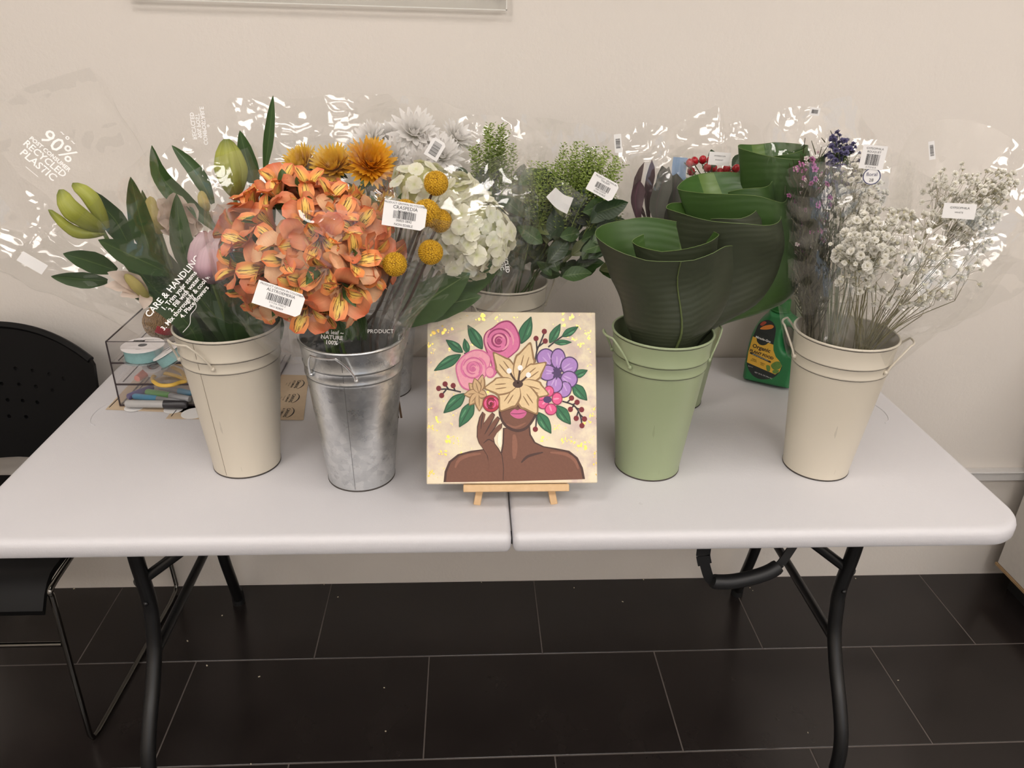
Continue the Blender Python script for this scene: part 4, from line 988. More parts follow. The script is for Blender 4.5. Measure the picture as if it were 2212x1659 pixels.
# --- cordyline (purple) leaves
P_CORD = leaf_mat('cordyline_leaf', (88, 60, 70), (104, 92, 92), (132, 84, 104), .3, 1); P_CORD2 = leaf_mat('cordyline_grey', (98, 98, 92), (120, 120, 110), (128, 110, 110), .35, 1)
o = bouquet('cordyline_bouquet', mouth(*GRB, -.04, 0), 'purple and grey cordyline leaves in a clear wrap behind the front rolled leaf')
bs = mouth(*GRB, -.04, 0, .95)
for i, pp in enumerate(([(1400, 480), (1395, 410), (1408, 345)], [(1395, 470), (1378, 420), (1392, 350)], [(1440, 480), (1438, 420), (1430, 358)], [(1458, 480), (1455, 430), (1462, 375)], [(1425, 490), (1418, 440), (1445, 360)], [(1380, 480), (1372, 430), (1382, 390)])):
    q = at(*pp[0], -.27); blade(o, [bs, bs.lerp(q, .6)]+[at(x, y, -.27-.01*i) for x, y in pp], (.014, .012, .02, .026, .02, .016)[i], P_CORD if i in (0, 1, 5) else P_CORD2, cup=.5, tilt=(.9, -.9, .2, -.1, .4, .6)[i], prof=[(0, .1), (.5, .3), (.7, .9), (.85, 1), (.95, .5), (1, .02)])
sleeve(o, [(bs, .04, .035), (at(1420, 540, -.26), .06, .05), (at(1412, 400, -.26), .075, .06), (at(1410, 330, -.25), .08, .06)], [(0, 1.0), (.25, 1.22), (.5, 1.0), (.75, .9)], 71, amp=.11)
# --- hypericum berries
BERRY = plain('hypericum_berry', (178, 32, 42), .22, var=.25, scale=40)
BM = MB().ball((0, 0, 0), .0078, 14, 10, (1, 1, 1.15)).mesh('berry', BERRY, 'all'); b = ray_head('sepal', [(5, .35, .009, .003, .3)], LEAF_MID); SEP = b.mesh('sepal', LEAF_MID, 'all')
o = bouquet('hypericum_bouquet', mouth(*GRB, .03, 0), 'glossy red hypericum berries in a clear wrap behind the tall rolled leaves')
bs = mouth(*GRB, .03, 0, .95); br = random.Random(21)
for x, y in [(1490, 352), (1500, 348), (1518, 345), (1535, 346), (1493, 370), (1528, 362), (1541, 364), (1512, 385), (1556, 372), (1570, 365), (1590, 364), (1578, 378), (1560, 388), (1540, 385), (1598, 378), (1505, 395), (1590, 390), (1525, 398), (1570, 398)]:
    p = at(x, y, -.25+br.uniform(-.03, .02)); d = V((br.uniform(-.5, .5), br.uniform(-.6, 0), 1)); M = frame(p, d); h = inst('berry', BM, M, o); inst('sepal', SEP, M @ Mx.Translation((0, 0, -.008)), h)
    stem(o, [p-V(d).normalized()*.008, p.lerp(at(1545, 440, -.25), .6), at(1545, 470, -.25), bs], .0011, STEMG)
LM3 = leaf_mesh('leaf', .05, .015, LEAF_DK)
for x, y, dx in ((1590, 352, .5), (1600, 375, .8), (1515, 405, -.4), (1575, 400, .3), (1550, 350, 0), (1480, 395, -1), (1540, 410, .2)): inst('leaf', LM3, frame(at(x-8, y+12, -.25), V((.1, -1, .5)), V((dx, -.1, .8)), .8), o)
sleeve(o, [(bs, .04, .04), (at(1545, 520, -.25), .07, .05), (at(1545, 400, -.25), .095, .07), (at(1545, 335, -.24), .10, .075)], [(0, 1.0), (.2, 1.28), (.3, 1.28), (.5, 1.0), (.75, .86)], 73, amp=.10)
price_tag(o, 1554, 343, -.31, .08, .040, .024, [('HYPERICUM', .16, .2), ('BOUQUET', .13, -.1)], 9, code=False, notch=False)
pb(o, [(1468, 408), (1466, 375), (1470, 340)], -.26, .014, plain('pale_blue_card', (150, 178, 214), .6), name='care_card', cup=0, prof=[(0, 1), (1, 1)])
# ------------------------------------------------------------------ rolled green leaves in the front green bucket
ROLL = leaf_mat('broad_leaf', (50, 78, 30), (68, 98, 40), (98, 122, 62), .42, 26, .06, under=(60, 66, 48))
ROLLF = leaf_mat('broad_leaf_fresh', (52, 86, 34), (72, 108, 46), (110, 136, 66), .36, 26, .10, under=(66, 94, 46))
LEDGE = plain('pale_leaf_edge', (98, 118, 66), .45)
def rolled(label, base, rings, rim, turns, u0, mat, seed, shrink=.55, sq=.9, sy=1.5):
    """leaf blade rolled into a scroll: rings [(centre, half width, half depth)] up the roll, rim: height factor round the roll"""
    root = thing('rolled_leaf', base, label, 'leaf', 'large rolled leaves in the green bucket')
    cs = catmull([r[0] for r in rings], 8); L = len(cs)-1; n = len(rings); kf = [i/(n-1) for i in range(n)]
    W1 = [(k, r[1]) for k, r in zip(kf, rings)]; W2 = [(k, r[2]) for k, r in zip(kf, rings)]
    def pt(u, v, off=0):
        a = 2*math.pi*(u0+turns*u); vv = v*curve1(rim, u); k = min(vv, 1)*L; i = min(int(k), L-1); p = cs[i].lerp(cs[i+1], k-i)
        ext = max(0, vv-1); ax = (cs[-1]-cs[-2]).normalized(); p = p+ax*ext*.3
        sp = lerp(1, shrink, max(0, (u*abs(turns)-.55))/max(.01, abs(turns)-.55)) if u*abs(turns) > .55 else 1
        ca, sa = math.cos(a), math.sin(a)
        w1 = curve1(W1, min(vv, 1)); w2 = curve1(W2, min(vv, 1))
        q = p+V((w1*sp*math.copysign(abs(ca)**sq, ca), w2*sp*math.copysign(abs(sa)**sy, sa), 0))
        q += noise.noise_vector(q*9+V((seed, 2, 0)))*.017*min(1, vv*1.4)
        return q
    bl = MB().grid(lambda u, v: pt(u, v), 60, 26).build('blade', mat, root, 'all')
    MB().tube([pt(k/60, 1) for k in range(61)]+[], .00055, 5).build('leaf_edge', LEDGE, root)
    return root, pt
gx, gy = BGR
MIDR = plain('leaf_midrib', (84, 96, 56), .4)
def midrib(root, pt, u, out):
    P = [pt(u, v) for v in [k/20 for k in range(21)]]; C0 = V((gx, gy, 0))
    P = [p+V((0, -out, 0)) for p in P]
    MB().tube(P, [.0032*(1-.75*k/20) for k in range(21)], 6).build('midrib', MIDR, root)
# nearest leaf, looking into the roll from above
root, pt = rolled('large dark green leaf rolled into a tube, nearest in the green bucket', (gx, gy, TZ+.02),
    [(V((gx, gy-.005, TZ+.03)), .02, .02), (V((gx+.002, gy-.02, .985)), .052, .045), (at(1448, 690, -.56), .082, .05), (at(1448, 600, -.56), .106, .056), (at(1444, 500, -.555), .118, .075)],
    [(0, .90), (.06, .935), (.12, .87), (.18, .86), (.28, .94), (.36, .99), (.44, 1.03), (.55, 1.0), (.64, .97), (.78, .90), (.88, .93), (1, .96)], -1.6, .97, ROLL, 3, shrink=.4)
midrib(root, pt, .135, .002)
root, pt = rolled('large green leaf with a folded top edge, behind the nearest rolled leaf', (gx+.02, gy+.02, TZ+.02),
    [(V((gx+.02, gy+.02, TZ+.03)), .02, .02), (V((gx+.03, gy+.02, .985)), .045, .03), (at(1545, 660, -.50), .085, .036), (at(1575, 540, -.49), .098, .042), (at(1562, 455, -.48), .100, .06)],
    [(0, .97), (.1, .955), (.25, .965), (.4, 1.0), (.55, 1.055), (.75, 1.04), (.9, .98), (1, .95)], -1.35, .98, ROLL, 8, shrink=.35)
root, pt = rolled('large green leaf folded over at the top, between the nearest and the tallest rolled leaf', (gx+.03, gy+.035, TZ+.02),
    [(V((gx+.03, gy+.035, TZ+.03)), .02, .02), (V((gx+.05, gy+.045, .985)), .035, .028), (at(1605, 640, -.455), .085, .034), (at(1612, 500, -.44), .100, .042), (at(1590, 405, -.43), .102, .062)],
    [(0, .975), (.1, .945), (.25, .95), (.4, 1.0), (.55, 1.06), (.75, 1.04), (.9, .98), (1, .95)], -1.35, .98, ROLLF, 15, shrink=.35)
root, pt = rolled('tallest bright green rolled leaf at the back of the green bucket', (gx+.03, gy+.05, TZ+.02),
    [(V((gx+.035, gy+.05, TZ+.03)), .018, .018), (V((gx+.055, gy+.06, .985)), .03, .022), (at(1662, 600, -.40), .05, .026), (at(1690, 480, -.39), .078, .036), (at(1688, 390, -.385), .080, .042), (at(1682, 318, -.38), .075, .050)],
    [(0, .975), (.1, .945), (.25, .965), (.42, 1.015), (.55, 1.04), (.75, 1.02), (.9, .97), (1, .95)], -1.35, .98, ROLLF, 22, shrink=.35)
# ------------------------------------------------------------------ waxflower, statice, baby's breath in the right bucket
def branchy(o, bs, tips, K, r0, twig, seed, meshes, s0, s1, group_dir=None, nobj=260):
    r = random.Random(seed); nodes = r.sample(tips, min(K, len(tips))); nodes = [bs.lerp(q, r.uniform(.62, .82)) for q in nodes]
    filler(o, bs, tips, nodes, r0, twig, seed)
    c = sum(tips, V())/len(tips); rest = MB()
    for i, t in enumerate(tips):
        d = (t-c).normalized()+V((r.uniform(-.6, .6), r.uniform(-.9, .2), r.uniform(-.3, .8)))
        inst('blossom', r.choice(meshes), frame(t, d, V((r.uniform(-1, 1), r.uniform(-1, 1), 0)), r.uniform(s0, s1)), o)
NEED = plain('waxflower_needles', (62, 62, 34), .6, var=.3, scale=30)
def needles(o, tips, bs, n, seed, L=.018):
    r = random.Random(seed); b = MB()
    for k in range(n):
        t = r.choice(tips); q = bs.lerp(t, r.uniform(.35, 1.0))+V((r.uniform(-.014, .014), r.uniform(-.014, .014), r.uniform(-.012, .012))); d = ((t-bs).normalized()*.9+V((r.uniform(-.7, .7), r.uniform(-.7, .7), r.uniform(-.2, .6)))).normalized()
        b.tube([q, q+d*L*r.uniform(.6, 1.2)], [.0012, .0006], 3, cap=False)
    x = b.build('needle_leaves', NEED, o, False); x['kind'] = 'stuff'
bx, by = BR
o = bouquet('waxflower_bouquet', mouth(*BR, -.04, .03), 'purple-pink waxflower in a tall clear wrap between the rolled leaves and the baby\'s breath')
bs = mouth(*BR, -.04, .03, .96); wr = random.Random(31)
tips = scatter(80, 1748, 450, 48, 150, -.45, .045, wr)
pale = [t for i, t in enumerate(tips) if i % 3 == 0]; dark = [t for i, t in enumerate(tips) if i % 3]
filler(o, bs, tips, [bs.lerp(q, .7) for q in wr.sample(tips, 14)], .0013, STEMD, 31)
for t in dark: inst('blossom', WAX, frame(t, V((wr.uniform(-.8, .8), -.7, wr.uniform(-.1, .9))), V((1, 0, 0)), wr.uniform(.75, 1.1)), o)
for t in pale: inst('blossom', WAXW, frame(t, V((wr.uniform(-.8, .8), -.7, wr.uniform(-.1, .9))), V((1, 0, 0)), wr.uniform(.7, 1)), o)
needles(o, tips, bs, 1500, 32, .026)
for k in range(9): stem(o, [bs+V((wr.uniform(-.03, .03), wr.uniform(-.03, .02), 0)), at(wr.uniform(1740, 1790), 640, -.48), wr.choice(tips)], .0016, STEMD)
sleeve(o, [(bs, .04, .04), (at(1755, 640, -.49), .062, .055), (at(1750, 480, -.46), .075, .06), (at(1752, 320, -.44), .082, .065)], [(0, 1.0), (.2, 1.22), (.32, 1.2), (.5, .98), (.75, .92)], 81, amp=.12)
price_tag(o, 1760, 241, -.40, .1, .017, .013, [], 11, notch=False, bar=(.6, .5, 0))
o = bouquet('statice_bouquet', mouth(*BR, 0, .045), 'violet-blue statice in a clear wrap behind the baby\'s breath')
bs = mouth(*BR, 0, .045, .96); tips = scatter(120, 1822, 360, 44, 62, -.41, .04, wr)+scatter(14, 1803, 300, 12, 18, -.41, .02, wr)
branchy(o, bs, tips, 10, .0014, STEMG, 33, [STA], .7, 1.15)
needles(o, tips, bs, 160, 34)
sleeve(o, [(bs, .04, .04), (at(1815, 620, -.45), .06, .05), (at(1820, 450, -.42), .072, .06), (at(1815, 330, -.41), .075, .06)], [(0, 1.0), (.2, 1.25), (.3, 1.2), (.5, 1.0), (.75, .9)], 83, amp=.11)
def gyp(label, loc, boxes, K, seed, rings, rim, twig=WIRE, s=(1.0, 1.5), film=FILM):
    o = bouquet('babys_breath_bouquet', loc, label, "baby's breath bouquets in the right bucket"); bs = V(loc); bs.z = .96; r = random.Random(seed); tips = []
    for n, cx, cy, rx, ry, Y, dY in boxes: tips += scatter(n, cx, cy, rx, ry, Y, dY, r)
    branchy(o, bs, tips, K, .00075, twig, seed, GYPS, *s)
    sleeve(o, rings, rim, seed, mat=film, amp=.09); return o
o = gyp("upright baby's breath with a white price label, beside the statice", mouth(*BR, .0, .02), [(150, 1852, 425, 62, 80, -.47, .045), (60, 1850, 520, 50, 60, -.47, .04)], 12, 91,
    [(mouth(*BR, .0, .02, .96), .04, .04), (at(1835, 620, -.50), .065, .055), (at(1855, 480, -.48), .08, .06), (at(1868, 350, -.46), .085, .065)], [(0, 1.0), (.25, 1.12), (.5, 1.0), (.75, .94)])
price_tag(o, 1886, 340, -.555, .10, .036, .037, [('GYPSOPHILA', .12, .36), ('BOUQUET', .12, .22), ('0 71316 0', .10, -.42)], 12, notch=False, bar=(.55, .46, -.10))
st = inst('round_sticker', MB().lathe([(0, .0002), (.0135, .0002), (.0135, 0)], 28).mesh('round_sticker', PAPER, False), frame(at(1883, 381, -.56), CAM-at(1883, 381, -.56), RGT), o)
inst('sticker_ring', MB().lathe([(.0118, .0004), (.0132, .0004)], 28).mesh('sticker_ring', plain('navy_print', (44, 48, 92), .6), False), WMX[st.name], st)
lettering('floral', .008, bpy.data.materials['navy_print'], WMX[st.name] @ Mx.Translation((0, .003, .0006)), st); lettering('28', .007, INK, WMX[st.name] @ Mx.Translation((0, -.006, .0006)), st)
o = gyp("large bunch of white baby's breath at the front of the right bucket", mouth(*BR, .03, -.01), [(150, 1965, 580, 165, 88, -.58, .06), (85, 1865, 530, 75, 62, -.58, .05), (45, 1935, 478, 110, 28, -.55, .04)], 34, 93,
    [(mouth(*BR, .03, -.02, .96), .045, .045), (at(1880, 680, -.56), .085, .07), (at(1955, 600, -.57), .145, .09), (at(1985, 520, -.56), .165, .10)], [(0, 1.05), (.15, 1.12), (.3, 1.15), (.5, 1.0), (.75, .85)], s=(1.15, 1.85))
o = gyp("baby's breath leaning right in a wrap that reaches the edge of the picture", mouth(*BR, .05, .02), [(150, 2085, 430, 95, 78, -.50, .05), (40, 2160, 400, 40, 40, -.50, .03), (60, 2110, 500, 50, 50, -.5, .03)], 14, 95,
    [(mouth(*BR, .05, .015, .96), .045, .04), (at(1960, 640, -.53), .085, .065), (at(2075, 520, -.52), .135, .09), (at(2130, 420, -.51), .155, .10)], [(0, 1.0), (.15, 1.28), (.25, 1.35), (.35, 1.28), (.5, 1.0), (.75, .84)], film=FILM)
price_tag(o, 2072, 456, -.60, .06, .046, .024, [('GYPSOPHILA', .2, .2), ('WHITE', .16, -.1)], 13, notch=False, code=False)
price_tag(o, 2013, 325, -.5, 1.5, .03, .009, [], 14, notch=False, bar=(.6, .6, 0))
# ------------------------------------------------------------------ painting on an easel
def brush(name, rgb, var=.14, rough=.55):
    t = NT(name); c = t.coord('Object', (90, 90, 30), (0, 0, .7)); n = t.noise(c, 2.2, 4, .6)
    b = srgb(*rgb); lo = tuple(q*(1-var) for q in b[:3])+(1,); hi = tuple(min(1, q*(1+var)) for q in b[:3])+(1,)
    t.bsdf(t.mix(n, lo, hi), rough, 0, bump=n, bstr=.25, bdist=.0008); return t.m
def m_canvas():
    t = NT('painted_canvas'); c = t.coord('Object'); n = t.noise(c, 22, 4, .6); n2 = t.noise(c, 70, 4, .6); n3 = t.noise(c, 60, 6, .75); n4 = t.noise(c, 14, 3)
    sp = t.n('ShaderNodeSeparateXYZ', i_0=t.n('ShaderNodeTexCoord').outputs['Generated'])
    ed = t.math('ADD', t.math('ABSOLUTE', t.math('SUBTRACT', sp.outputs[0], .5)), t.math('MULTIPLY', t.math('SUBTRACT', sp.outputs[2], .5), .25))
    col = t.mix(n2, srgb(234, 218, 184), srgb(240, 228, 204))
    mv = t.math('MULTIPLY', t.ramp(ed, [(.28, (0, 0, 0, 1)), (.5, (1, 1, 1, 1))]), t.ramp(n, [(.42, (0, 0, 0, 1)), (.62, (1, 1, 1, 1))]))
    col = t.mix(t.math('MULTIPLY', mv, .85), col, srgb(204, 182, 176))
    gold = t.math('MULTIPLY', t.math('GREATER_THAN', n3, .615), t.math('GREATER_THAN', t.math('ADD', n4, t.math('MULTIPLY', ed, .5)), .66))
    col = t.mix(gold, col, srgb(222, 184, 84))
    t.bsdf(col, t.math('SUBTRACT', .6, t.math('MULTIPLY', gold, .35)), t.math('MULTIPLY', gold, .8), bump=n3, bstr=.35, bdist=.0012); return t.m
xl = (at(922, 1045, -.664).x+at(922, 675, -.515).x)/2; xr = (at(1294, 1045, -.664).x+at(1283, 675, -.515).x)/2
PB, PT = V((0, -.664, .785)), V((0, -.515, 1.0475))
PU = V((1, 0, 0)); PV = (PT-PB).normalized(); PN = PU.cross(PV)          # PN points at the viewer
PO = V((xl, PB.y, PB.z)); PWd = xr-xl; PHt = (PT-PB).length
pf = thing('canvas_painting', PO+PU*PWd/2, 'square painting of a woman with flowers over her face, propped on a small easel', 'painting')
CM = frame(PO, PN, PU)
cv = MB(); cv.box((PWd/2, PHt/2, -.009), (PWd, PHt, .018), bev=.0015)
inst('canvas', cv.mesh('canvas', m_canvas(), False), CM, pf)
CI = CM.inverted()
def pc(x, y):
    """painting coordinates of a point seen in the close-up of the picture"""
    px, py = 900+x/3.607, 650+y/3.607
    d = FWD + RGT*((px-IW/2)/FPX) - UPV*((py-IH/2)/FPX); t = (PO-CAM).dot(PN)/d.dot(PN); q = CI @ (CAM+d*t)
    return V((min(max(q.x, .001), PWd-.001), min(max(q.y, .001), PHt-.001), 0))
PAL = {k: brush('paint_'+k, v) for k, v in dict(skin=(116, 74, 56), skin_light=(140, 92, 72), skin_line=(72, 44, 36), lip=(206, 98, 146), lip_line=(140, 62, 92), lily=(226, 198, 152), lily_line=(146, 112, 74), brown=(70, 44, 32),
       white=(244, 242, 240), rose=(222, 118, 164), rose_line=(156, 52, 102), rose_light=(236, 160, 178), rose_mid=(208, 104, 150), leaf=(48, 112, 74), leaf_line=(34, 84, 56), leaf_light=(86, 146, 104), violet=(172, 132, 196), violet_line=(76, 52, 98), violet_light=(198, 164, 214),
       pink=(226, 92, 142), pink_line=(150, 40, 84), pink_light=(240, 150, 180), red=(178, 44, 66), red_line=(112, 24, 40), berry=(120, 28, 38), twig=(58, 48, 52), gold=(224, 190, 96), tan=(206, 172, 128), cream=(246, 238, 214)).items()}
PAL['gold'] = plain('gold_leaf', (228, 192, 92), .3, .85, var=.3, scale=300)
def dab(name, pts, col, layer, smooth=True, scale=1.0):
    P = [pc(*p) for p in pts]
    if smooth: P = catmull(P, 4, True)
    if scale != 1:
        c = sum(P, V())/len(P); P = [c+(p-c)*scale for p in P]
    P = [V((min(max(p.x, .0008), PWd-.0008), min(max(p.y, .0008), PHt-.0008), 0)) for p in P]
    h = .0002+layer*.00016; b = MB(); tri = geometry.tessellate_polygon([P]); n = len(P)
    b.add([p+V((0, 0, h)) for p in P]+[p+V((0, 0, -.0002)) for p in P], [tuple(t) for t in tri]+[(i, (i+1) % n, n+(i+1) % n, n+i) for i in range(n)])
    o = inst(name, b.mesh(name, PAL[col], False), CM, pf); return o
def stroke(name, pts, w, col, layer, taper=True):
    P = catmull([pc(*p) for p in pts], 5); w = w/3.607*.00083; h = .0002+layer*.00016; b = MB(); L = []; R_ = []
    for i, p in enumerate(P):
        t = (P[min(i+1, len(P)-1)]-P[max(i-1, 0)]).normalized(); nn = V((-t.y, t.x, 0)); ww = w*(1-.6*abs(2*i/(len(P)-1)-1)**2 if taper else 1)/2
        L.append(p+nn*ww+V((0, 0, h))); R_.append(p-nn*ww+V((0, 0, h)))
    n = len(P); b.add(L+R_, [(i, i+1, n+i+1, n+i) for i in range(n-1)])
    return inst(name, b.mesh(name, PAL[col], False), CM, pf)
def lens(b0, t0, w, k=.45):
    dx, dy = t0[0]-b0[0], t0[1]-b0[1]; L = math.hypot(dx, dy); nx, ny = -dy/L, dx/L; o_ = []
    prof = [(0, 0), (.12, .5), (.3, .9), (k, 1), (.7, .75), (.88, .35), (1, 0)]
    for t, q in prof: o_.append((b0[0]+dx*t+nx*w/2*q, b0[1]+dy*t+ny*w/2*q))
    for t, q in prof[-2:0:-1]: o_.append((b0[0]+dx*t-nx*w/2*q, b0[1]+dy*t-ny*w/2*q))
    return o_
def oval(cx, cy, rx, ry, rot=0, n=10): return [(cx+rx*math.cos(a)*math.cos(rot)-ry*math.sin(a)*math.sin(rot), cy+rx*math.cos(a)*math.sin(rot)+ry*math.sin(a)*math.cos(rot)) for a in [6.283*k/n for k in range(n)]]
# shoulders, neck, face
SH = [(210, 1412), (218, 1330), (250, 1250), (320, 1195), (420, 1168), (520, 1155), (600, 1190), (655, 1180), (668, 1110), (672, 990), (884, 975), (890, 1040), (925, 1100), (990, 1132), (1090, 1148), (1190, 1168), (1255, 1220), (1295, 1300), (1312, 1388), (760, 1404)]
dab('painted_outline', SH, 'skin_line', 1, False)
dab('painted_shoulders', [((x-760)*.966+760, (y-1412)*.952+1412) if not 900 < y < 1185 or x < 500 or x > 1000 else (x+(12 if x < 760 else -12), y+6) for x, y in SH], 'skin', 2, False)
dab('painted_outline', [(640, 850), (655, 930), (700, 990), (775, 1022), (850, 1005), (905, 945), (938, 870), (900, 800), (690, 800)], 'skin_line', 3)
dab('painted_face', [(655, 850), (672, 925), (712, 972), (775, 1000), (842, 985), (890, 935), (920, 865), (890, 800), (690, 800)], 'skin', 4)
stroke('painted_highlight', [(300, 1300), (330, 1240), (400, 1205), (500, 1190)], 26, 'skin_light', 3); stroke('painted_highlight', [(1040, 1180), (1160, 1195), (1230, 1240), (1260, 1310)], 26, 'skin_light', 3)
stroke('painted_line', [(815, 1260), (870, 1210), (985, 1180)], 20, 'skin_line', 3); stroke('painted_highlight', [(760, 1040), (765, 1130), (760, 1230)], 40, 'skin_light', 3)
stroke('painted_highlight', [(700, 960), (770, 985), (850, 950)], 16, 'skin_light', 5)
HAND = [(560, 1396), (572, 1300), (548, 1205), (515, 1150), (484, 1108), (468, 1060), (470, 980), (488, 905), (512, 862), (530, 880), (512, 965), (560, 905), (590, 868), (612, 888), (566, 985), (604, 930), (632, 898), (650, 918), (604, 1002), (640, 965), (668, 950), (664, 990), (625, 1030), (602, 1070), (610, 1110), (640, 1150), (668, 1200), (680, 1300), (676, 1396)]
dab('painted_outline', HAND, 'skin_line', 5, False)
dab('painted_hand', [(x+(7 if x < 560 else -6), y+4) for x, y in HAND], 'skin', 6, False)
for p in ([(530, 1040), (560, 985), (606, 900)], [(560, 1050), (600, 1000), (645, 925)], [(500, 1000), (508, 930), (518, 880)], [(600, 1100), (560, 1080), (520, 1110)]): stroke('painted_line', p, 9, 'skin_line', 7)
dab('painted_gap', [(636, 1035), (660, 1010), (662, 1060), (656, 1140), (632, 1110)], 'cream', 7)
dab('painted_lips', [(728, 876), (760, 845), (786, 852), (812, 842), (856, 868), (835, 905), (795, 918), (755, 905)], 'lip', 6); stroke('painted_line', [(732, 877), (790, 880), (852, 870)], 7, 'lip_line', 7)
# leaves and berries
for b0, t0, w in (((360, 402), (228, 303), 72), ((398, 412), (372, 293), 56), ((345, 418), (135, 545), 84), ((512, 378), (398, 188), 92), ((812, 335), (892, 123), 100), ((1036, 330), (1120, 178), 72), ((1132, 278), (1260, 200), 62), ((1068, 325), (1208, 322), 46), ((1215, 590), (1332, 540), 66), ((1215, 648), (1328, 776), 92), ((1088, 815), (1200, 962), 96), ((945, 868), (1048, 1034), 92), ((378, 722), (210, 874), 100), ((442, 785), (332, 984), 102)):
    lf = dab('painted_leaf', lens(b0, t0, w), 'leaf_line', 2); 
    m = ((b0[0]+t0[0])/2, (b0[1]+t0[1])/2); dab('painted_leaf_blade', lens((b0[0]*.93+t0[0]*.07, b0[1]*.93+t0[1]*.07), (t0[0]*.93+b0[0]*.07, t0[1]*.93+b0[1]*.07), w*.84), 'leaf', 3)
    stroke('painted_vein', [b0, m, t0], 9, 'leaf_line', 4); dx, dy = t0[0]-b0[0], t0[1]-b0[1]; L_ = math.hypot(dx, dy)
    stroke('painted_vein', [(m[0]-dy/L_*w*.2-dx*.15, m[1]+dx/L_*w*.2-dy*.15), (m[0]-dy/L_*w*.22+dx*.18, m[1]+dx/L_*w*.22+dy*.18)], 12, 'leaf_light', 4)
for p in ([(922, 480), (938, 385), (965, 325), (992, 255)], [(938, 385), (932, 305)], [(945, 360), (1000, 318)], [(1025, 360), (1075, 320), (1150, 265)], [(345, 710), (240, 688), (180, 690)], [(250, 690), (222, 652)], [(300, 700), (285, 665)], [(230, 692), (195, 735)], [(1135, 782), (1225, 815), (1272, 885), (1288, 965)], [(1170, 795), (1205, 760)], [(1215, 810), (1250, 792)], [(1225, 815), (1200, 843)], [(1240, 835), (1285, 847)], [(1258, 865), (1243, 912)], [(1270, 885), (1308, 918)], [(936, 880), (928, 990)], [(370, 410), (450, 400)]):
    stroke('painted_twig', p, 12, 'twig', 1, False)
for x, y in ((995, 238), (930, 293), (1002, 313), (172, 682), (222, 648), (285, 660), (195, 737), (1207, 757), (1250, 790), (1198, 845), (1285, 847), (1243, 915), (1308, 920), (1288, 972), (925, 1000)):
    dab('painted_berry', oval(x, y, 20, 21, 0, 8), 'berry', 3)
# roses
def rose(cx, cy, outline, fill, line, light, R, layer, sq=1):
    dab('painted_rose', outline, line, layer); dab('painted_rose_fill', outline, fill, layer+1, scale=.93)
    for k, (r0, a0, ln, wd, cl) in enumerate(((.16, 0, 5.6, 15, line), (.34, 1.2, 3.4, 14, line), (.40, 4.6, 2.4, 14, line), (.58, .4, 2.6, 13, line), (.62, 3.4, 2.6, 13, line), (.26, 2.5, 3.5, 12, light), (.5, 5.5, 2.0, 16, light), (.7, 2.2, 1.8, 16, light), (.76, 5.2, 1.4, 14, light))):
        stroke('painted_swirl', [(cx+R*(r0+.06*t)*math.cos(a0+ln*t), cy+R*(r0+.06*t)*math.sin(a0+ln*t)) for t in [q/8 for q in range(9)]], wd, cl, layer+2+k*.02)
    dab('painted_rose_heart', oval(cx, cy, R*.12, R*.12, 0, 8), line, layer+3)
rose(640, 310, [(520, 310), (538, 245), (595, 205), (650, 165), (715, 153), (762, 188), (792, 245), (808, 310), (796, 375), (745, 425), (690, 470), (640, 540), (600, 580), (575, 470), (540, 390)], 'rose', 'rose_line', 'rose_light', 140, 4)
rose(440, 525, [(303, 525), (332, 455), (395, 402), (465, 378), (530, 392), (578, 440), (566, 520), (535, 590), (500, 640), (440, 670), (395, 698), (335, 650)], 'rose_light', 'rose_mid', 'rose', 125, 6)
dab('painted_bud', oval(575, 555, 42, 46), 'rose_mid', 8); dab('painted_bud_fill', oval(570, 555, 30, 36), 'rose_light', 9)
# violet anemone, pink flower
PK = 0
for (cx, cy, rx, ry, ro) in ((1005, 445, 72, 76, .3), (1102, 452, 60, 84, 0), (1188, 505, 70, 72, .5), (1186, 612, 70, 68, 0), (1150, 690, 58, 66, .3), (1075, 650, 66, 70, 0), (1020, 560, 72, 64, 0)):
    dab('painted_petal', oval(cx, cy, rx, ry, ro), 'violet_line', 5+PK); dab('painted_petal_fill', oval(cx, cy, rx*.86, ry*.87, ro), 'violet', 5.2+PK); PK += .4
    for q in (-.25, .1): stroke('painted_highlight', [(cx*.55+1095*.45+q*(cy-562)*.5, cy*.55+562*.45-q*(cx-1095)*.5), (cx*1.15-1095*.15+q*(cy-562), cy*1.15-562*.15-q*(cx-1095))], 11, 'violet_light', 5.0+PK)
dab('painted_center', [(1095+(46 if k % 2 else 28)*math.cos(k*.349), 562+(56 if k % 2 else 34)*math.sin(k*.349)) for k in range(18)], 'violet_line', 8.6, False)
for (cx, cy, rx, ry) in ((985, 800, 46, 44), (1045, 845, 48, 46), (1094, 762, 42, 50), (1030, 705, 40, 44), (968, 742, 34, 36)):
    dab('painted_petal', oval(cx, cy, rx, ry), 'pink_line', 5.8+PK); dab('painted_petal_fill', oval(cx, cy, rx*.84, ry*.84), 'pink', 6+PK); PK += .4; stroke('painted_highlight', [(cx*.6+1018*.4, cy*.6+770*.4), (cx*1.2-1018*.2, cy*1.2-770*.2)], 14, 'pink_light', 5.8+PK)
dab('painted_center', oval(1018, 770, 32, 26), 'violet_line', 10.8)
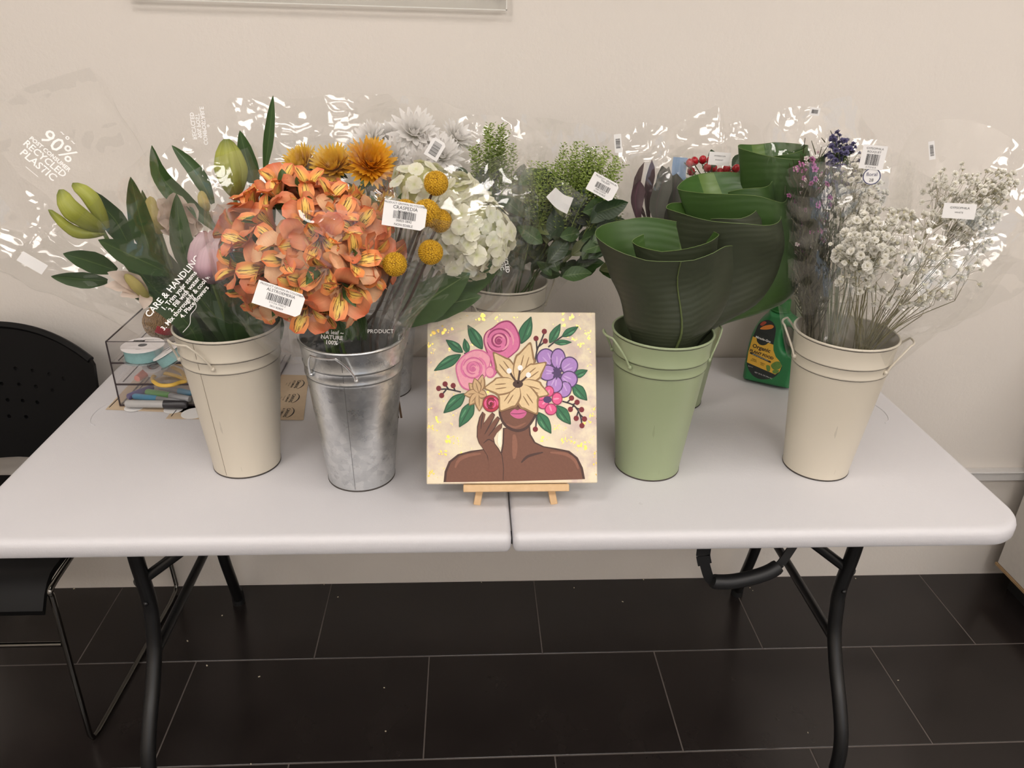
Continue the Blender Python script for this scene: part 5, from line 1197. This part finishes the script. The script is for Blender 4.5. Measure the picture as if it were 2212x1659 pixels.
# small tan flower and red rose
PK = 0
for tx, ty in ((515, 568), (405, 640), (368, 730), (408, 815), (490, 862), (548, 740), (450, 600)):
    dab('painted_petal', lens((485, 720), (tx, ty), 74), 'lily_line', 7.0+PK); dab('painted_petal_fill', lens((482, 716), (tx*.92+485*.08, ty*.92+720*.08), 56), 'tan', 7.2+PK); stroke('painted_line', [(485, 720), (tx*.7+485*.3, ty*.7+720*.3)], 7, 'lily_line', 7.35+PK); PK += .4
rose(580, 800, oval(580, 800, 66, 68, 0, 9), 'red', 'red_line', 'pink', 62, 9)
# big lily
for i, (tx, ty, w) in enumerate(((595, 398, 132), (886, 322, 150), (1012, 478, 130), (1032, 732, 140), (940, 885, 160), (648, 862, 160), (523, 680, 132))):
    dab('painted_petal', lens((790, 650), (tx, ty), w*1.08, .6), 'lily_line', 11+i*.4); dab('painted_petal_fill', lens((788, 646), (tx*.945+790*.055, ty*.945+650*.055), w*.9, .6), 'lily', 11.2+i*.4)
    m = (tx*.55+790*.45, ty*.55+650*.45)
    for q in (-.16, .16): stroke('painted_line', [(m[0]-(ty-650)*q*.35-(tx-790)*.2, m[1]+(tx-790)*q*.35-(ty-650)*.2), (m[0]-(ty-650)*q*.4+(tx-790)*.12, m[1]+(tx-790)*q*.4+(ty-650)*.12)], 9, 'lily_line', 11.35+i*.4)
dab('painted_center', oval(788, 648, 40, 30), 'brown', 14.2)
for tx, ty in ((720, 546), (806, 522), (870, 578)):
    stroke('painted_stamen', [(788, 645), ((788+tx)/2, (645+ty)/2+6), (tx, ty)], 15, 'brown', 14.6, False); dab('painted_anther', oval(tx, ty, 20, 21, 0, 8), 'white', 15)
gr = random.Random(77)
for (cx, cy, rr_) in ((170, 210, 50), (490, 140, 42), (620, 130, 18), (770, 130, 18), (1180, 120, 42), (1340, 250, 30), (1280, 350, 30), (110, 340, 22), (270, 230, 24), (205, 1190, 28), (260, 1080, 38), (110, 980, 24), (170, 920, 34), (110, 1345, 26), (1100, 985, 26), (990, 1075, 28), (1370, 885, 26), (1290, 1120, 40), (1180, 1080, 26), (1390, 1270, 18), (130, 1435, 6)):
    for k in range(7):
        ax_, ay_ = cx+gr.uniform(-rr_, rr_), cy+gr.uniform(-rr_, rr_)*.8; q = rr_*gr.uniform(.14, .42)
        dab('gold_fleck', [(ax_+q*gr.uniform(.5, 1.2)*math.cos(a), ay_+q*gr.uniform(.5, 1.2)*math.sin(a)) for a in (0, 1.1, 2, 3.2, 4.1, 5.2)], 'gold', .5+gr.random(), False)
# easel
PINE = NT('pine_wood'); c_ = PINE.coord('Object', (30, 30, 4)); n_ = PINE.noise(c_, 3, 3); PINE.bsdf(PINE.mix(n_, srgb(206, 168, 122), srgb(226, 192, 148)), .55); PINE = PINE.m
es = thing('table_easel', (.01, -.6, TZ), 'small pine tabletop easel under the painting', 'easel')
lc = PB+V((.010, 0, 0))-PV*.0072
M_ = frame(lc, PN, PU); b = MB(); b.box((0, 0, -.006), (.184, .0125, .030), bev=.001); inst('ledge', b.mesh('ledge', PINE, False), M_, es)
b = MB(); b.box((0, .0078, .0195), (.186, .0035, .003)); 
for sg in (-1, 1):
    foot = V((.0105+sg*.0685, -.6635, TZ+.001)); top = V((.0105+sg*.012, -.47, 1.03)); top = top-PN*.0; 
    ft = foot; tp_ = ft+ (PV*.30+PU*(-sg*.055)); off = None
    d_ = (tp_-ft).normalized(); M2 = frame(ft+d_*.15+PN*-.004, d_, PU); q = MB(); q.box((0, 0, 0), (.0125, .0085, .302), bev=.001)
    inst('front_leg', q.mesh('front_leg', PINE, False), M2, es)
q = MB(); p0, p1 = V((.0105, -.52, .965)), V((.0105, -.385, TZ+.003)); d_ = (p1-p0); M2 = frame((p0+p1)/2, d_, PU); q.box((0, 0, 0), (.0125, .008, d_.length), bev=.001); inst('back_leg', q.mesh('back_leg', PINE, False), M2, es)
# ------------------------------------------------------------------ plant food bottle
BG_ = plain('green_bottle_plastic', (38, 118, 66), .38, var=.04); CAPG = plain('green_cap_plastic', (34, 112, 46), .45, var=.06)
LBLK = plain('label_dark', (34, 40, 38), .4); LYEL = plain('label_yellow', (232, 182, 64), .4, var=.05); LORG = plain('label_orange', (222, 134, 52), .45); LRED = plain('label_red', (176, 74, 52), .45); LGRN = plain('label_leaf_green', (104, 140, 62), .45, var=.3, scale=120)
bc = V((.648, -.163, TZ)); nrm_b = V((-.52, -.854, 0)).normalized(); xb = V((-nrm_b.y, nrm_b.x, 0)); xb = xb if xb.x > 0 else -xb
bt = thing('plant_food_bottle', bc, 'green plastic bottle of organic plant food with looped handle, between the buckets by the wall', 'bottle')
BMx = Mx(((xb.x, 0, nrm_b.x, bc.x), (xb.y, 0, nrm_b.y, bc.y), (0, 1, 0, bc.z), (0, 0, 0, 1)))
OUTL = [(-.044, .001), (-.0525, .004), (-.0565, .013), (-.0572, .05), (-.0562, .085), (-.053, .115), (-.046, .140), (-.036, .160), (-.026, .174), (-.0225, .181), (-.0215, .1855), (0, .1865), (.0215, .1855), (.026, .179), (.042, .170), (.054, .155), (.0600, .135), (.0605, .08), (.059, .03), (.0565, .010), (.050, .002)]
HOLE_ = [(.0225, .147), (.0215, .13), (.0245, .112), (.031, .100), (.038, .0965), (.0425, .104), (.0415, .111), (.0435, .118), (.0420, .125), (.0435, .132), (.041, .141), (.034, .150), (.027, .152)]
PO_, PH_ = catmull([V((x, y, 0)) for x, y in OUTL], 5, True), catmull([V((x, y, 0)) for x, y in HOLE_], 5, True)
def inside(P, x, y):
    r = False; n = len(P); j = n-1
    for i in range(n):
        a, b = P[i], P[j]
        if (a.y > y) != (b.y > y) and x < (b.x-a.x)*(y-a.y)/(b.y-a.y)+a.x: r = not r
        j = i
    return r
def nearest(x, y):
    best = (9, None)
    for P in (PO_, PH_):
        n = len(P)
        for i in range(n):
            a, b = P[i], P[(i+1) % n]; dx, dy = b.x-a.x, b.y-a.y; l2 = dx*dx+dy*dy
            t = 0 if l2 < 1e-14 else max(0, min(1, ((x-a.x)*dx+(y-a.y)*dy)/l2)); px, py = a.x+dx*t, a.y+dy*t; d = (px-x)**2+(py-y)**2
            if d < best[0]: best = (d, (px, py))
    return math.sqrt(best[0]), best[1]
gs = .0022; nx, ny = 56, 88; cells = []
for j in range(ny):
    for i in range(nx):
        x, y = -.0605+(i+.5)*gs, -.001+(j+.5)*gs
        if inside(PO_, x, y) and not inside(PH_, x, y): cells.append((i, j))
cs_ = set(cells); vid = {}; FV = []
def bvert(i, j):
    if (i, j) in vid: return vid[(i, j)]
    edge = not all(c in cs_ for c in ((i-1, j-1), (i, j-1), (i-1, j), (i, j))); x, y = -.0605+i*gs, -.001+j*gs; d, q = nearest(x, y)
    if edge: x, y = q; d = 0
    k = 1-min(d/.013, 1); FV.append(V((x, y, .030*math.sqrt(max(0, 1-k*k))))); vid[(i, j)] = len(FV)-1; return len(FV)-1
F_ = [(bvert(i, j), bvert(i+1, j), bvert(i+1, j+1), bvert(i, j+1)) for i, j in cells]; n_ = len(FV)
bb = MB(); bb.add(FV+[V((p.x, p.y, -p.z)) for p in FV], F_+[tuple(k+n_ for k in f[::-1]) for f in F_]); bm_ = bb.mesh('bottle_body', BG_, 'all')
inst('bottle_body', bm_, BMx, bt)
cp = bc+V((0, 0, .184)); MB().lathe([(0, 0), (.0225, 0), (.0225, .003), (.0215, .004), (.0205, .026), (.0195, .0285), (.0155, .030), (.0150, .046), (.0135, .048), (0, .048)], 36, cp).build('cap', CAPG, bt, 35)
LBLN = .0302
def lb(name, pts, mat, z, smooth=True, n=4):
    P = [V((p[0], p[1], 0)) for p in pts]; P = catmull(P, n, True) if smooth else P
    return inst(name, MB().prism([(p.x, p.y) for p in P], .0002).mesh(name, mat, False), BMx @ Mx.Translation((0, 0, LBLN+z)), bt)
s1 = .000166
def L_(x, y): return ((x-620)*s1, (1555-y)*s1*1.06)
lo = [L_(*p) for p in [(490, 612), (570, 625), (625, 690), (640, 790), (640, 930), (655, 1010), (700, 1090), (770, 1150), (806, 1200), (800, 1270), (740, 1380), (640, 1435), (540, 1455), (440, 1425), (360, 1340), (325, 1240), (325, 1090), (345, 900), (370, 800), (400, 680)]]
lb('label', lo, LBLK, 0)
lb('label_band', [L_(*p) for p in [(347, 872), (500, 905), (640, 932), (655, 1010), (700, 1090), (770, 1150), (806, 1200), (790, 1290), (740, 1342), (540, 1300), (328, 1255), (325, 1090)]], LYEL, .0002, False)
lb('label_roundel', oval(*L_(488, 885), 85*s1, 90*s1, 0, 16), LBLK, .0004)
lb('label_carrot', [L_(*p) for p in [(425, 750), (470, 700), (560, 665), (598, 680), (580, 715), (500, 745)]], LORG, .0003); lb('label_carrot', [L_(*p) for p in [(415, 690), (440, 650), (470, 635), (495, 650), (450, 700)]], LRED, .0003)
for p in ([(660, 1230), (700, 1170), (760, 1150), (800, 1190), (790, 1240), (720, 1280)], [(600, 1240), (650, 1240), (660, 1310), (620, 1310)], [(700, 1290), (780, 1270), (760, 1320), (710, 1330)]): lb('label_leaf', [L_(*q) for q in p], LGRN, .0004)
lb('label_strip', [L_(*p) for p in [(348, 1095), (652, 1170), (650, 1195), (346, 1120)]], LBLK, .0004, False)
def ltext(t, x, y, size, mat, ang=-.12, **k): x_, y_ = L_(x, y); return lettering(t, size, mat, BMx @ Mx.Translation((x_, y_, LBLN+.0008)) @ Mx.Rotation(ang, 4, 'Z'), bt, **k)
ltext('Miracle-Gro', 492, 885, .0072, WINK, -.16, bold=.00022); ltext('Organic', 492, 1015, .0132, INK, -.14, bold=.0003); ltext('PLANT FOOD', 508, 1100, .0092, INK, -.16, bold=.0003)
ltext('GROWS PLANTS NATURALLY', 500, 1144, .0030, WINK, -.22); ltext('FEEDS\nPLANTS', 420, 1205, .0042, INK, -.12); ltext('FEEDS\nSOIL', 545, 1235, .0042, INK, -.12)
ltext('0.5-1-1', 390, 1305, .0040, WINK, -.12); ltext('NET 32 FL OZ (946 mL)', 585, 1390, .0042, WINK, -.16)
# ------------------------------------------------------------------ kraft label sheets
KRAFT = plain('kraft_card', (202, 180, 152), .7, var=.06, scale=90)
def sheet(corners, label, stack=2):
    P = [onz(x, y, TZ) for x, y in corners]; c = sum(P, V())/4; o = thing('kraft_label_sheet', c, label, 'paper', 'kraft label sheets on the table')
    for k in range(stack):
        Q = [p+V((.002*k, -.001*k, 0)) for p in P]; b = MB(); b.add([V((p.x, p.y, TZ+.0008+.0012*k)) for p in Q]+[V((p.x, p.y, TZ+.0002+.0012*k)) for p in Q], [(0, 1, 2, 3), (7, 6, 5, 4), (0, 4, 5, 1), (1, 5, 6, 2), (2, 6, 7, 3), (3, 7, 4, 0)]); b.build('sheet', KRAFT, o, False)
    return o, TZ+.0008+.0012*(stack-1)
o, z_ = sheet([(228, 885), (420, 893), (470, 790), (318, 790)], 'kraft paper sheet under the clear organizer, its corner out at the front left')
for x, y in ((290, 880), (375, 884)): p = onz(x, y, z_); MB().lathe([(0, .0003), (.02, .0003), (.02, 0)], 24, p).build('round_sticker', PAPER, o, False)
stroke_ = MB(); stroke_.tube([onz(236, 880, z_+.0004), onz(258, 858, z_+.0004)], .0008, 4); stroke_.build('printed_line', INK, o)
o, z_ = sheet([(358, 905), (654, 908), (666, 812), (440, 806)], 'kraft paper sheet printed with company logos, under the leftmost bucket')
p = onz(418, 893, z_); MB().lathe([(0, .0003), (.025, .0003), (.025, 0)], 28, p).build('round_sticker', PAPER, o, False)
stroke_ = MB(); stroke_.tube([onz(370, 899, z_+.0004), onz(381, 886, z_+.0004)], .0008, 4); stroke_.build('printed_line', INK, o)
for x, y in ((640, 830), (629, 860), (617, 891)):
    c = onz(x, y, z_+.0004); M_ = Mx.Translation(c) @ Mx.Rotation(-math.pi/2-.05, 4, 'Z')
    lettering('CANVAS', .0105, INK, M_ @ Mx.Translation((0, .002, 0)), o, bold=.0002); lettering('& COMPANY', .0066, INK, M_ @ Mx.Translation((0, -.008, 0)), o, bold=.0001); lettering('the paint studio', .0036, INK, M_ @ Mx.Translation((0, -.0155, 0)), o); lettering('flowers', .0036, INK, M_ @ Mx.Translation((0, -.0225, 0)), o)
    b = MB(); pts = [(.026*math.cos(a), .019*math.sin(a)-.001) for a in [math.radians(25+130*k/12) for k in range(13)]]; inn = [(x_*.97, y_-.0024*math.sin(math.pi*i/12)) for i, (x_, y_) in enumerate(pts)][::-1]
    b.prism(pts+inn, .0002); inst('printed_arc', b.mesh('printed_arc', INK, False), M_, o)
# ------------------------------------------------------------------ clear organizer with craft supplies
ACR2 = clear_mat('organizer_acrylic', (.955, .95, .95), .05, .03, .02); AEDGE = plain('organizer_dark_edge', (52, 42, 44), .3)
og = thing('acrylic_organizer', (-.667, -.147, TZ), 'clear three-tier acrylic organizer full of craft supplies behind the leftmost bucket', 'organizer')
ox0, ox1, oy0, oy1, oh = -.820, -.515, -.287, -.012, .0498; ozb = TZ+.003
for k in range(3):
    z0 = ozb+k*oh; tr = MB().box(((ox0+ox1)/2, (oy0+oy1)/2, z0+.001), (ox1-ox0, oy1-oy0, .002)).build('drawer', ACR2, og, False)
    MB().box(((ox0+ox1)/2, oy0+.001, z0+oh/2), (ox1-ox0, .002, oh-.003)).build('drawer_front', ACR2, tr, False)
    b = MB(); b.box(((ox0+ox1)/2, oy0+.0005, z0+.0012), (ox1-ox0+.002, .0032, .0032)); b.build('drawer_edge', AEDGE, tr, False)
    b = MB()
    for x in (ox0+.012, ox1-.012): b.box((x, (oy0+oy1)/2, z0+.0028), (.0016, oy1-oy0-.02, .0016))
    b.build('drawer_runner', AEDGE, tr, False)
for nm, x in (('side_panel', ox0), ('side_panel', ox1)):
    sp_ = MB().box((x, (oy0+oy1)/2, ozb+1.5*oh), (.002, oy1-oy0, 3*oh)).build(nm, ACR2, og, False)
    b = MB(); b.box((x, oy0, ozb+1.5*oh), (.0022, .0024, 3*oh)); b.box((x, (oy0+oy1)/2, ozb+3*oh), (.0022, oy1-oy0, .0022)); b.box((x, (oy0+oy1)/2, ozb), (.0022, oy1-oy0, .0022)); b.build('panel_edge', AEDGE, sp_, False)
MB().box(((ox0+ox1)/2, oy1, ozb+1.5*oh), (ox1-ox0, .002, 3*oh)).build('back_panel', ACR2, og, False)
b = MB().box(((ox0+ox1)/2, oy0, ozb+3*oh), (ox1-ox0, .0012, .0012)).build('top_edge', AEDGE, og, False)
TEAL = plain('teal_ribbon', (132, 172, 172), .5, var=.12, scale=200); SPW = plain('spool_card', (238, 234, 234), .5, var=.02); HOLE = plain('spool_hole', (20, 18, 20), .7)
zt = ozb+2*oh+.0025
def spool(c, tilt, axis, r, h, label, mat):
    o = thing('ribbon_spool', c, label, 'ribbon', 'ribbon spools in the organizer'); R_ = Mx.Translation(c) @ Mx.Rotation(tilt, 4, axis)
    def L(name, prof, m, par): return inst(name, MB().lathe(prof, 40).mesh(name, m, 35), R_, par)
    L('ribbon', [(r*.3, .003), (r*.90, .003), (r*.90, h-.003), (r*.3, h-.003)], mat, o)
    L('disc', [(r*.21, 0), (r, 0), (r, .0015), (r*.21, .0015), (r*.21, 0)], clear_mat('spool_clear_disc', (.85, .93, .93), .08, .1, .12) if 'spool_clear_disc' not in bpy.data.materials else bpy.data.materials['spool_clear_disc'], o)
    d = L('disc', [(r*.21, h-.0015), (r, h-.0015), (r, h), (r*.21, h), (r*.21, h-.0015)], SPW, o)
    L('hole', [(0, h-.0010), (r*.215, h-.0010)], HOLE, d)
    inst('barcode', barcode(r*.55, r*.22, 3).mesh('barcode', INK, False), R_ @ Mx.Translation((-r*.35, r*.5, h+.0002)), d)
    lettering('RIBBON 9 FT', r*.13, INK, R_ @ Mx.Translation((r*.25, r*.62, h+.0004)), d); lettering('satin', r*.13, INK, R_ @ Mx.Translation((0, -r*.55, h+.0004)), d)
c1 = onz(308, 745, zt+.030); spool(V((c1.x, c1.y, zt)), 0, 'X', .043, .030, 'teal ribbon spool lying flat in the top tier of the clear organizer', TEAL)
c2 = onz(362, 748, zt+.040); spool(V((c2.x+.012, c2.y+.01, zt+.008)), -.55, 'Y', .040, .026, 'teal ribbon spool tilted against the flat one in the organizer', TEAL)
JUTE = NT('jute_twine'); c_ = JUTE.coord('Object', (1, 1, 1)); w_ = JUTE.n('ShaderNodeTexWave', i_Vector=c_, i_Scale=110.0, i_Distortion=4.0); JUTE.bsdf(JUTE.mix(w_.outputs[0], srgb(128, 96, 62), srgb(188, 152, 108)), .9, 0, bump=w_.outputs[0], bstr=.8, bdist=.002); JUTE = JUTE.m
c3 = onz(347, 692, zt+.045); c3.y = min(c3.y, -.06)
jr = random.Random(4); tw = thing('twine_ball', V((c3.x, c3.y, zt)), 'ball of brown jute twine at the back of the organizer', 'twine')
ctr = V((c3.x, c3.y, zt+.0405)); MB().ball(ctr, .036, 20, 14).build('twine_core', JUTE, tw)
b = MB()
for k in range(26):
    ax_ = V((jr.uniform(-1, 1), jr.uniform(-1, 1), jr.uniform(-1, 1))).normalized(); e1 = ax_.orthogonal().normalized(); e2 = ax_.cross(e1); R_ = .0368
    b.tube([ctr+(e1*math.cos(a)+e2*math.sin(a))*R_ for a in [6.283*q/24 for q in range(25)]], .0015, 4, cap=False)
b.build('twine_wraps', JUTE, tw)
REDB = plain('red_band', (178, 38, 56), .5); MB().lathe([(.0375, -.009), (.0385, -.008), (.0385, .008), (.0375, .009)], 16, ctr, Mx.Rotation(.5, 3, 'Y'), -1.5, -.3).build('paper_band', REDB, tw)
# scissors
YEL = plain('yellow_handle', (226, 184, 84), .4); zs = ozb+oh+.0075
sc_ = thing('scissors', onz(370, 815, zs), 'yellow-handled scissors in the middle tier of the organizer', 'scissors')
def S(x, y): p = onz(x, y, zs); return V((p.x, p.y, zs))
for pts, dz in (([(402, 822), (380, 812), (350, 806), (333, 812), (330, 822), (345, 832), (370, 832), (388, 826)], 0), ([(402, 820), (392, 806), (370, 796), (360, 790), (370, 786), (392, 792), (410, 800), (415, 812)], .004)):
    MB().tube([p+V((0, 0, dz)) for p in catmull([S(*q) for q in pts], 4, True)+[S(*pts[0])]], .0042, 8).build('finger_loop', YEL, sc_)
q = MB(); q.box(S(425, 815)+V((.045, .004, .002)), (.09, .012, .002)); q.build('blade', STEEL, sc_, False); q = MB(); q.box(S(425, 815)+V((.045, -.004, .005)), (.09, .012, .002), Mx.Rotation(.12, 3, 'Z')); q.build('blade', STEEL, sc_, False)
# markers and small supplies
def pen(p0, p1, r, body, capm, f, label, name='marker_pen'):
    o = thing(name, (p0+p1)/2, label, 'pen', 'pens in the bottom tier of the organizer'); d = p1-p0; m = p0+d*f
    MB().tube([p0, p0+d*.03, m], [r*.8, r, r], 12).build('barrel', body, o); MB().tube([m, m+d*.02, p1-d*.04, p1], [r*1.12, r*1.12, r*1.05, r*.7], 12).build('cap', capm, o); return o
def CP(n, c): return plain(n, c, .35, var=.04)
zp = ozb+.0025
def Z(x, y, h): p = onz(x, y, zp+h); return V((p.x, p.y, zp+h))
GREY = CP('grey_pen', (176, 174, 172)); DGR = CP('charcoal_pen', (48, 46, 50)); GRN = CP('green_pen', (86, 152, 62)); BLU = CP('blue_pen', (78, 156, 196)); PUR = CP('purple_pen', (84, 72, 138)); CLR = CP('silver_pen', (150, 150, 152))
pen(Z(272, 872, .008), Z(405, 874, .008), .0085, GREY, DGR, .62, 'grey marker with charcoal cap, frontmost in the bottom tier')
pen(Z(410, 862, .017), Z(316, 846, .017), .007, CLR, GRN, .45, 'marker with a green cap lying on top in the bottom tier')
pen(Z(392, 866, .010), Z(288, 856, .009), .0065, CLR, BLU, .5, 'marker with a blue cap in the bottom tier')
pen(Z(330, 836, .008), Z(276, 858, .008), .007, PUR, PUR, .5, 'purple marker along the left side of the bottom tier')
pen(Z(345, 836, .018), Z(415, 850, .018), .006, CLR, BLU, .6, 'slim blue-tipped pen at the right of the bottom tier')
zm = ozb+oh+.0025
def Zm(x, y, h): p = onz(x, y, zm+h); return V((p.x, p.y, zm+h))
COR = plain('coral_eraser', (222, 138, 122), .6)
e_ = thing('highlighter', Zm(305, 812, 0), 'coral pink highlighter in the middle tier of the organizer', 'pen'); p0, p1 = Zm(296, 818, .009), Zm(322, 800, .009)
MB().tube([p0, p0.lerp(p1, .5), p1], [.007, .009, .009], 10).build('cap', COR, e_); MB().tube([p1, p1+(p1-p0)*1.6], .0085, 10).build('barrel', GREY, e_)
TPW = plain('tape_white', (228, 222, 222), .5); TPB = plain('tape_core_brown', (120, 96, 96), .6)
e_ = thing('tape_roll', Zm(335, 798, 0), 'small roll of white tape behind the scissors in the organizer', 'tape'); M_ = Mx.Translation(Zm(335, 792, .018)) @ Mx.Rotation(.5, 4, 'X')
inst('tape', MB().lathe([(.014, -.009), (.024, -.009), (.024, .009), (.014, .009), (.014, -.009)], 28).mesh('tape', TPW, 35), M_, e_); inst('core', MB().lathe([(.0125, -.0092), (.0142, -.0092), (.0142, .0092), (.0125, .0092), (.0125, -.0092)], 28).mesh('core', TPB, 35), M_, e_)
# crumbs on the floor
fr_ = random.Random(2); b = MB()
for px, py in ((160, 1272), (440, 1265), (700, 1263), (730, 1290), (1040, 1258), (1390, 1252), (1620, 1270), (1626, 1276), (1848, 1250), (1940, 1470), (1745, 1583), (560, 1462), (447, 1438), (405, 1385), (480, 1330), (542, 1651), (1240, 1270), (1345, 1300), (833, 1580), (830, 1486)):
    p = onz(px, py, 0); b.box(p+V((0, 0, .0008)), (fr_.uniform(.002, .005), fr_.uniform(.001, .003), .0015), Mx.Rotation(fr_.uniform(0, 3), 3, 'Z'))
tag(b.build('floor_crumbs', plain('pale_crumb', (196, 184, 160), .8), None, False), 'pale crumbs and petal bits scattered on the dark tiles', 'debris', None, 'stuff')
